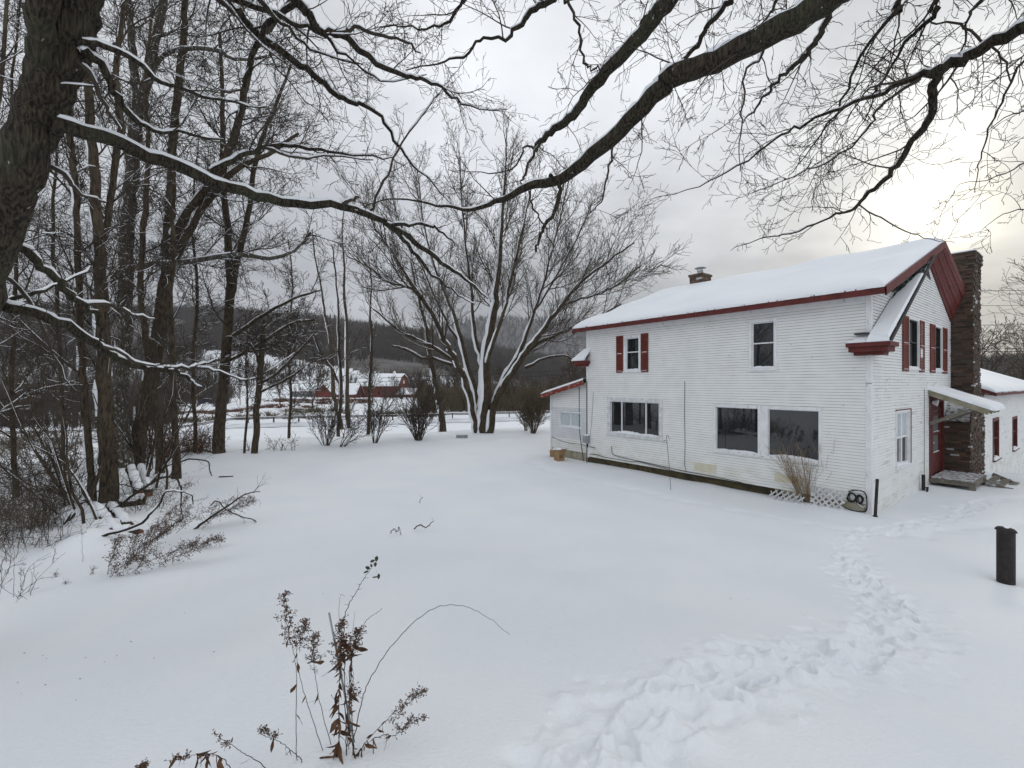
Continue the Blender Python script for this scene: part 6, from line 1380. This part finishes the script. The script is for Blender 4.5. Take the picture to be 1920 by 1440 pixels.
# cardboard boxes by the lean-to
def carton(label, x, y, s, rz, tilt, dz=0):
    g = gnd(x, y); o = thing('cardboard_box', label, 'box', (g.x, g.y, g.z+dz), rz, 'cardboard boxes by the lean to'); a, b, c = s
    mb = MB(); f = lambda q: (q[0]+q[2]*tilt, q[1], q[2]+q[0]*tilt*.3)
    mb.box(-a/2, a/2, -b/2, b/2, 0, c, fn=f); mb.build('carton', 'cardboard', o, bevel=.006)
    mb = MB(); mb.poly([f(q) for q in ((-a/2,-b/2,c+.002),(a/2,-b/2,c+.002),(a/2+.02,-b/2-.09,c+.05),(-a/2,-b/2-.10,c+.04))]); mb.build('flap', 'cardboard', o, recalc=False)
    mb = MB()
    for i in range(3): mb.poly([f(q) for q in ((-a*.30+i*a*.16,-b/2-.004,c*.25),(-a*.22+i*a*.16,-b/2-.004,c*.25),(-a*.22+i*a*.16,-b/2-.004,c*.25+c*.3),(-a*.30+i*a*.16,-b/2-.004,c*.25+c*.3))])
    mb.build('print', 'ink', o, recalc=False)
    lump('snow_cover', o, a*.4, b*.4, .07, c, 'snow_branch', 4)
carton('tan cardboard box tipped over beside the lean to, nearer one', 1048, 864, (.34,.30,.46), .5, .22)
carton('tan cardboard box half buried behind the tipped one', 1040, 857, (.34,.28,.36), .9, -.05, -.05)
# grey box on the lawn by the spreading tree
g = gnd(866, 821); o = thing('metal_box', 'low grey metal box with snowy lid on the lawn by the spreading tree', 'box', (g.x, g.y, g.z), .2)
mb = MB(); mb.box(-.32,.32,-.25,.25,-.05,.14); mb.build('body', 'gray_metal', o, bevel=.01); mb = MB(); mb.box(-.34,.34,-.27,.27,.15,.19); mb.build('lid', 'gray_metal', o, bevel=.008); snow_slab('snow_cover', lambda X: 0*X+.19, -.33, .33, -.26, .26, 10, 10, .07, o, round_=.1, lumps=.01)
# dark plank end in the snow
g = gnd(424, 894); o = thing('plank', 'short dark plank poking out of the snow right of the log pile', 'plank', (g.x, g.y, g.z-.01), .15)
mb = MB(); mb.box(-.22,.22,-.04,.04,0,.035); mb.build('board', 'dark', o, bevel=.004); mb = MB(); mb.box(-.21,.20,-.02,.038,.036,.046); mb.build('snow_cover', 'snow_branch', o, bevel=.004)
# lattice panels
def lattice(label, u0, u1, z0, z1, off0, off1, rot=0):
    o = thing('lattice_panel', label, 'lattice', (HX, HY, 0), HR, 'lattice panels against the front wall'); Wd, Hh_ = u1-u0, z1-z0; n = 0
    fn = lambda s, z, k: (-(off0+(off1-off0)*(1-z/Hh_))-k, u0+s, z0+z)
    for dirn in (1, -1):
        mb = MB(); st_ = .15; c = -Hh_
        while c < Wd+Hh_:
            pts = []
            for z in (0, Hh_):
                s = c+z*dirn if dirn == 1 else c+Hh_-z-Hh_+Hh_
                pts.append((s, z))
            (s0, z0_), (s1, z1_) = pts
            # clip to the panel
            def clip(s0, z0_, s1, z1_):
                for lo, hi in ((0, Wd),):
                    if max(s0, s1) < lo or min(s0, s1) > hi: return None
                    def at(s): return z0_+(z1_-z0_)*(s-s0)/(s1-s0)
                    a, za, b, zb = s0, z0_, s1, z1_
                    if a < lo: za = at(lo); a = lo
                    if a > hi: za = at(hi); a = hi
                    if b < lo: zb = at(lo); b = lo
                    if b > hi: zb = at(hi); b = hi
                    return a, za, b, zb
            q = clip(s0, z0_, s1, z1_)
            if q and abs(q[0]-q[2]) > .02: mb.beam(fn(q[0], q[1], .008*dirn), fn(q[2], q[3], .008*dirn), .008, .042)
            c += st_
        mb.build('slats', 'trim_old', o)
    return o
lattice('weathered lattice panel upright beside the garden hose', .50, 1.25, -.05, .50, .05, .25)
lattice('snowy lattice panel leaning low behind the pale shrub', 1.40, 2.25, -.12, .24, .10, .45)
# hoses
hs = thing('garden_hose', 'black garden hose coiled against the house corner', 'hose', (HX, HY, 0), HR); rg = random.Random(12)
def coil(cu, cz, ru, rz_2, turns, r):
    P = []; n = turns*18
    for i in range(n+1):
        a = i/18*2*math.pi; q = 1+.12*math.sin(i*.37)+.05*math.sin(i*.9); P.append(Vector((-.05-.03*math.sin(i*.21)-.012*(i//18 % 3), cu+ru*q*math.cos(a)+.02*math.sin(i*.1), cz+rz_2*q*math.sin(a)+.02*math.cos(i*.13))))
    mb = MB(); mb.tube(P, r, 7); return mb
coil(.36,.36,.085,.10,4,.011).build('coil', 'cable', hs, smooth=True); coil(.20,.34,.06,.10,5,.010).build('coil', 'cable', hs, smooth=True)
mb = MB(); mb.tube(path_pts([(Vector(q), 0) for q in ((-.06,.44,.50),(-.06,.30,.56),(-.06,.15,.56),(-.07,.07,.46),(-.08,.06,.15),(-.10,.12,.07),(-.14,.30,.06),(-.16,.5,.10))], 5)[0], .014, 8); mb.build('loop', 'cable', hs, smooth=True)
mb = MB(); mb.tube(path_pts([(Vector(q), 0) for q in ((-.07,.26,.26),(-.09,.18,.20),(-.10,.12,.18),(-.08,.10,.22))], 4)[0], .012, 8); mb.build('nozzle', 'trim_old', hs, smooth=True)

# bits of bark, seeds and broken twig ends scattered on the snow
rg = random.Random(77); mb = MB()
for _ in range(110):
    x = rg.uniform(30, 1500); y = rg.uniform(870, 1400)
    if rg.random() < .5: x = rg.uniform(30, 700)
    g = gnd(x, y); L_ = rg.uniform(.005, .018); a = rg.uniform(0, 3.14); w_ = rg.uniform(.0015, .0035)
    p = Vector((g.x, g.y, g.z+.004)); q = p+Vector((math.cos(a), math.sin(a), rg.uniform(-.1,.3)))*L_; mb.beam(p, q, w_, w_)
tag(mb.build('debris', 'twig', recalc=False), 'bits of bark and seed scattered over the snow', 'debris', None, 'stuff')
# the air
mb = MB(); mb.box(-2600, 2600, -900, 2300, -40, 330); o = mb.build('haze', 'haze'); tag(o, 'pale winter haze over the valley', 'haze', None, 'stuff'); o.visible_shadow = True
ground()
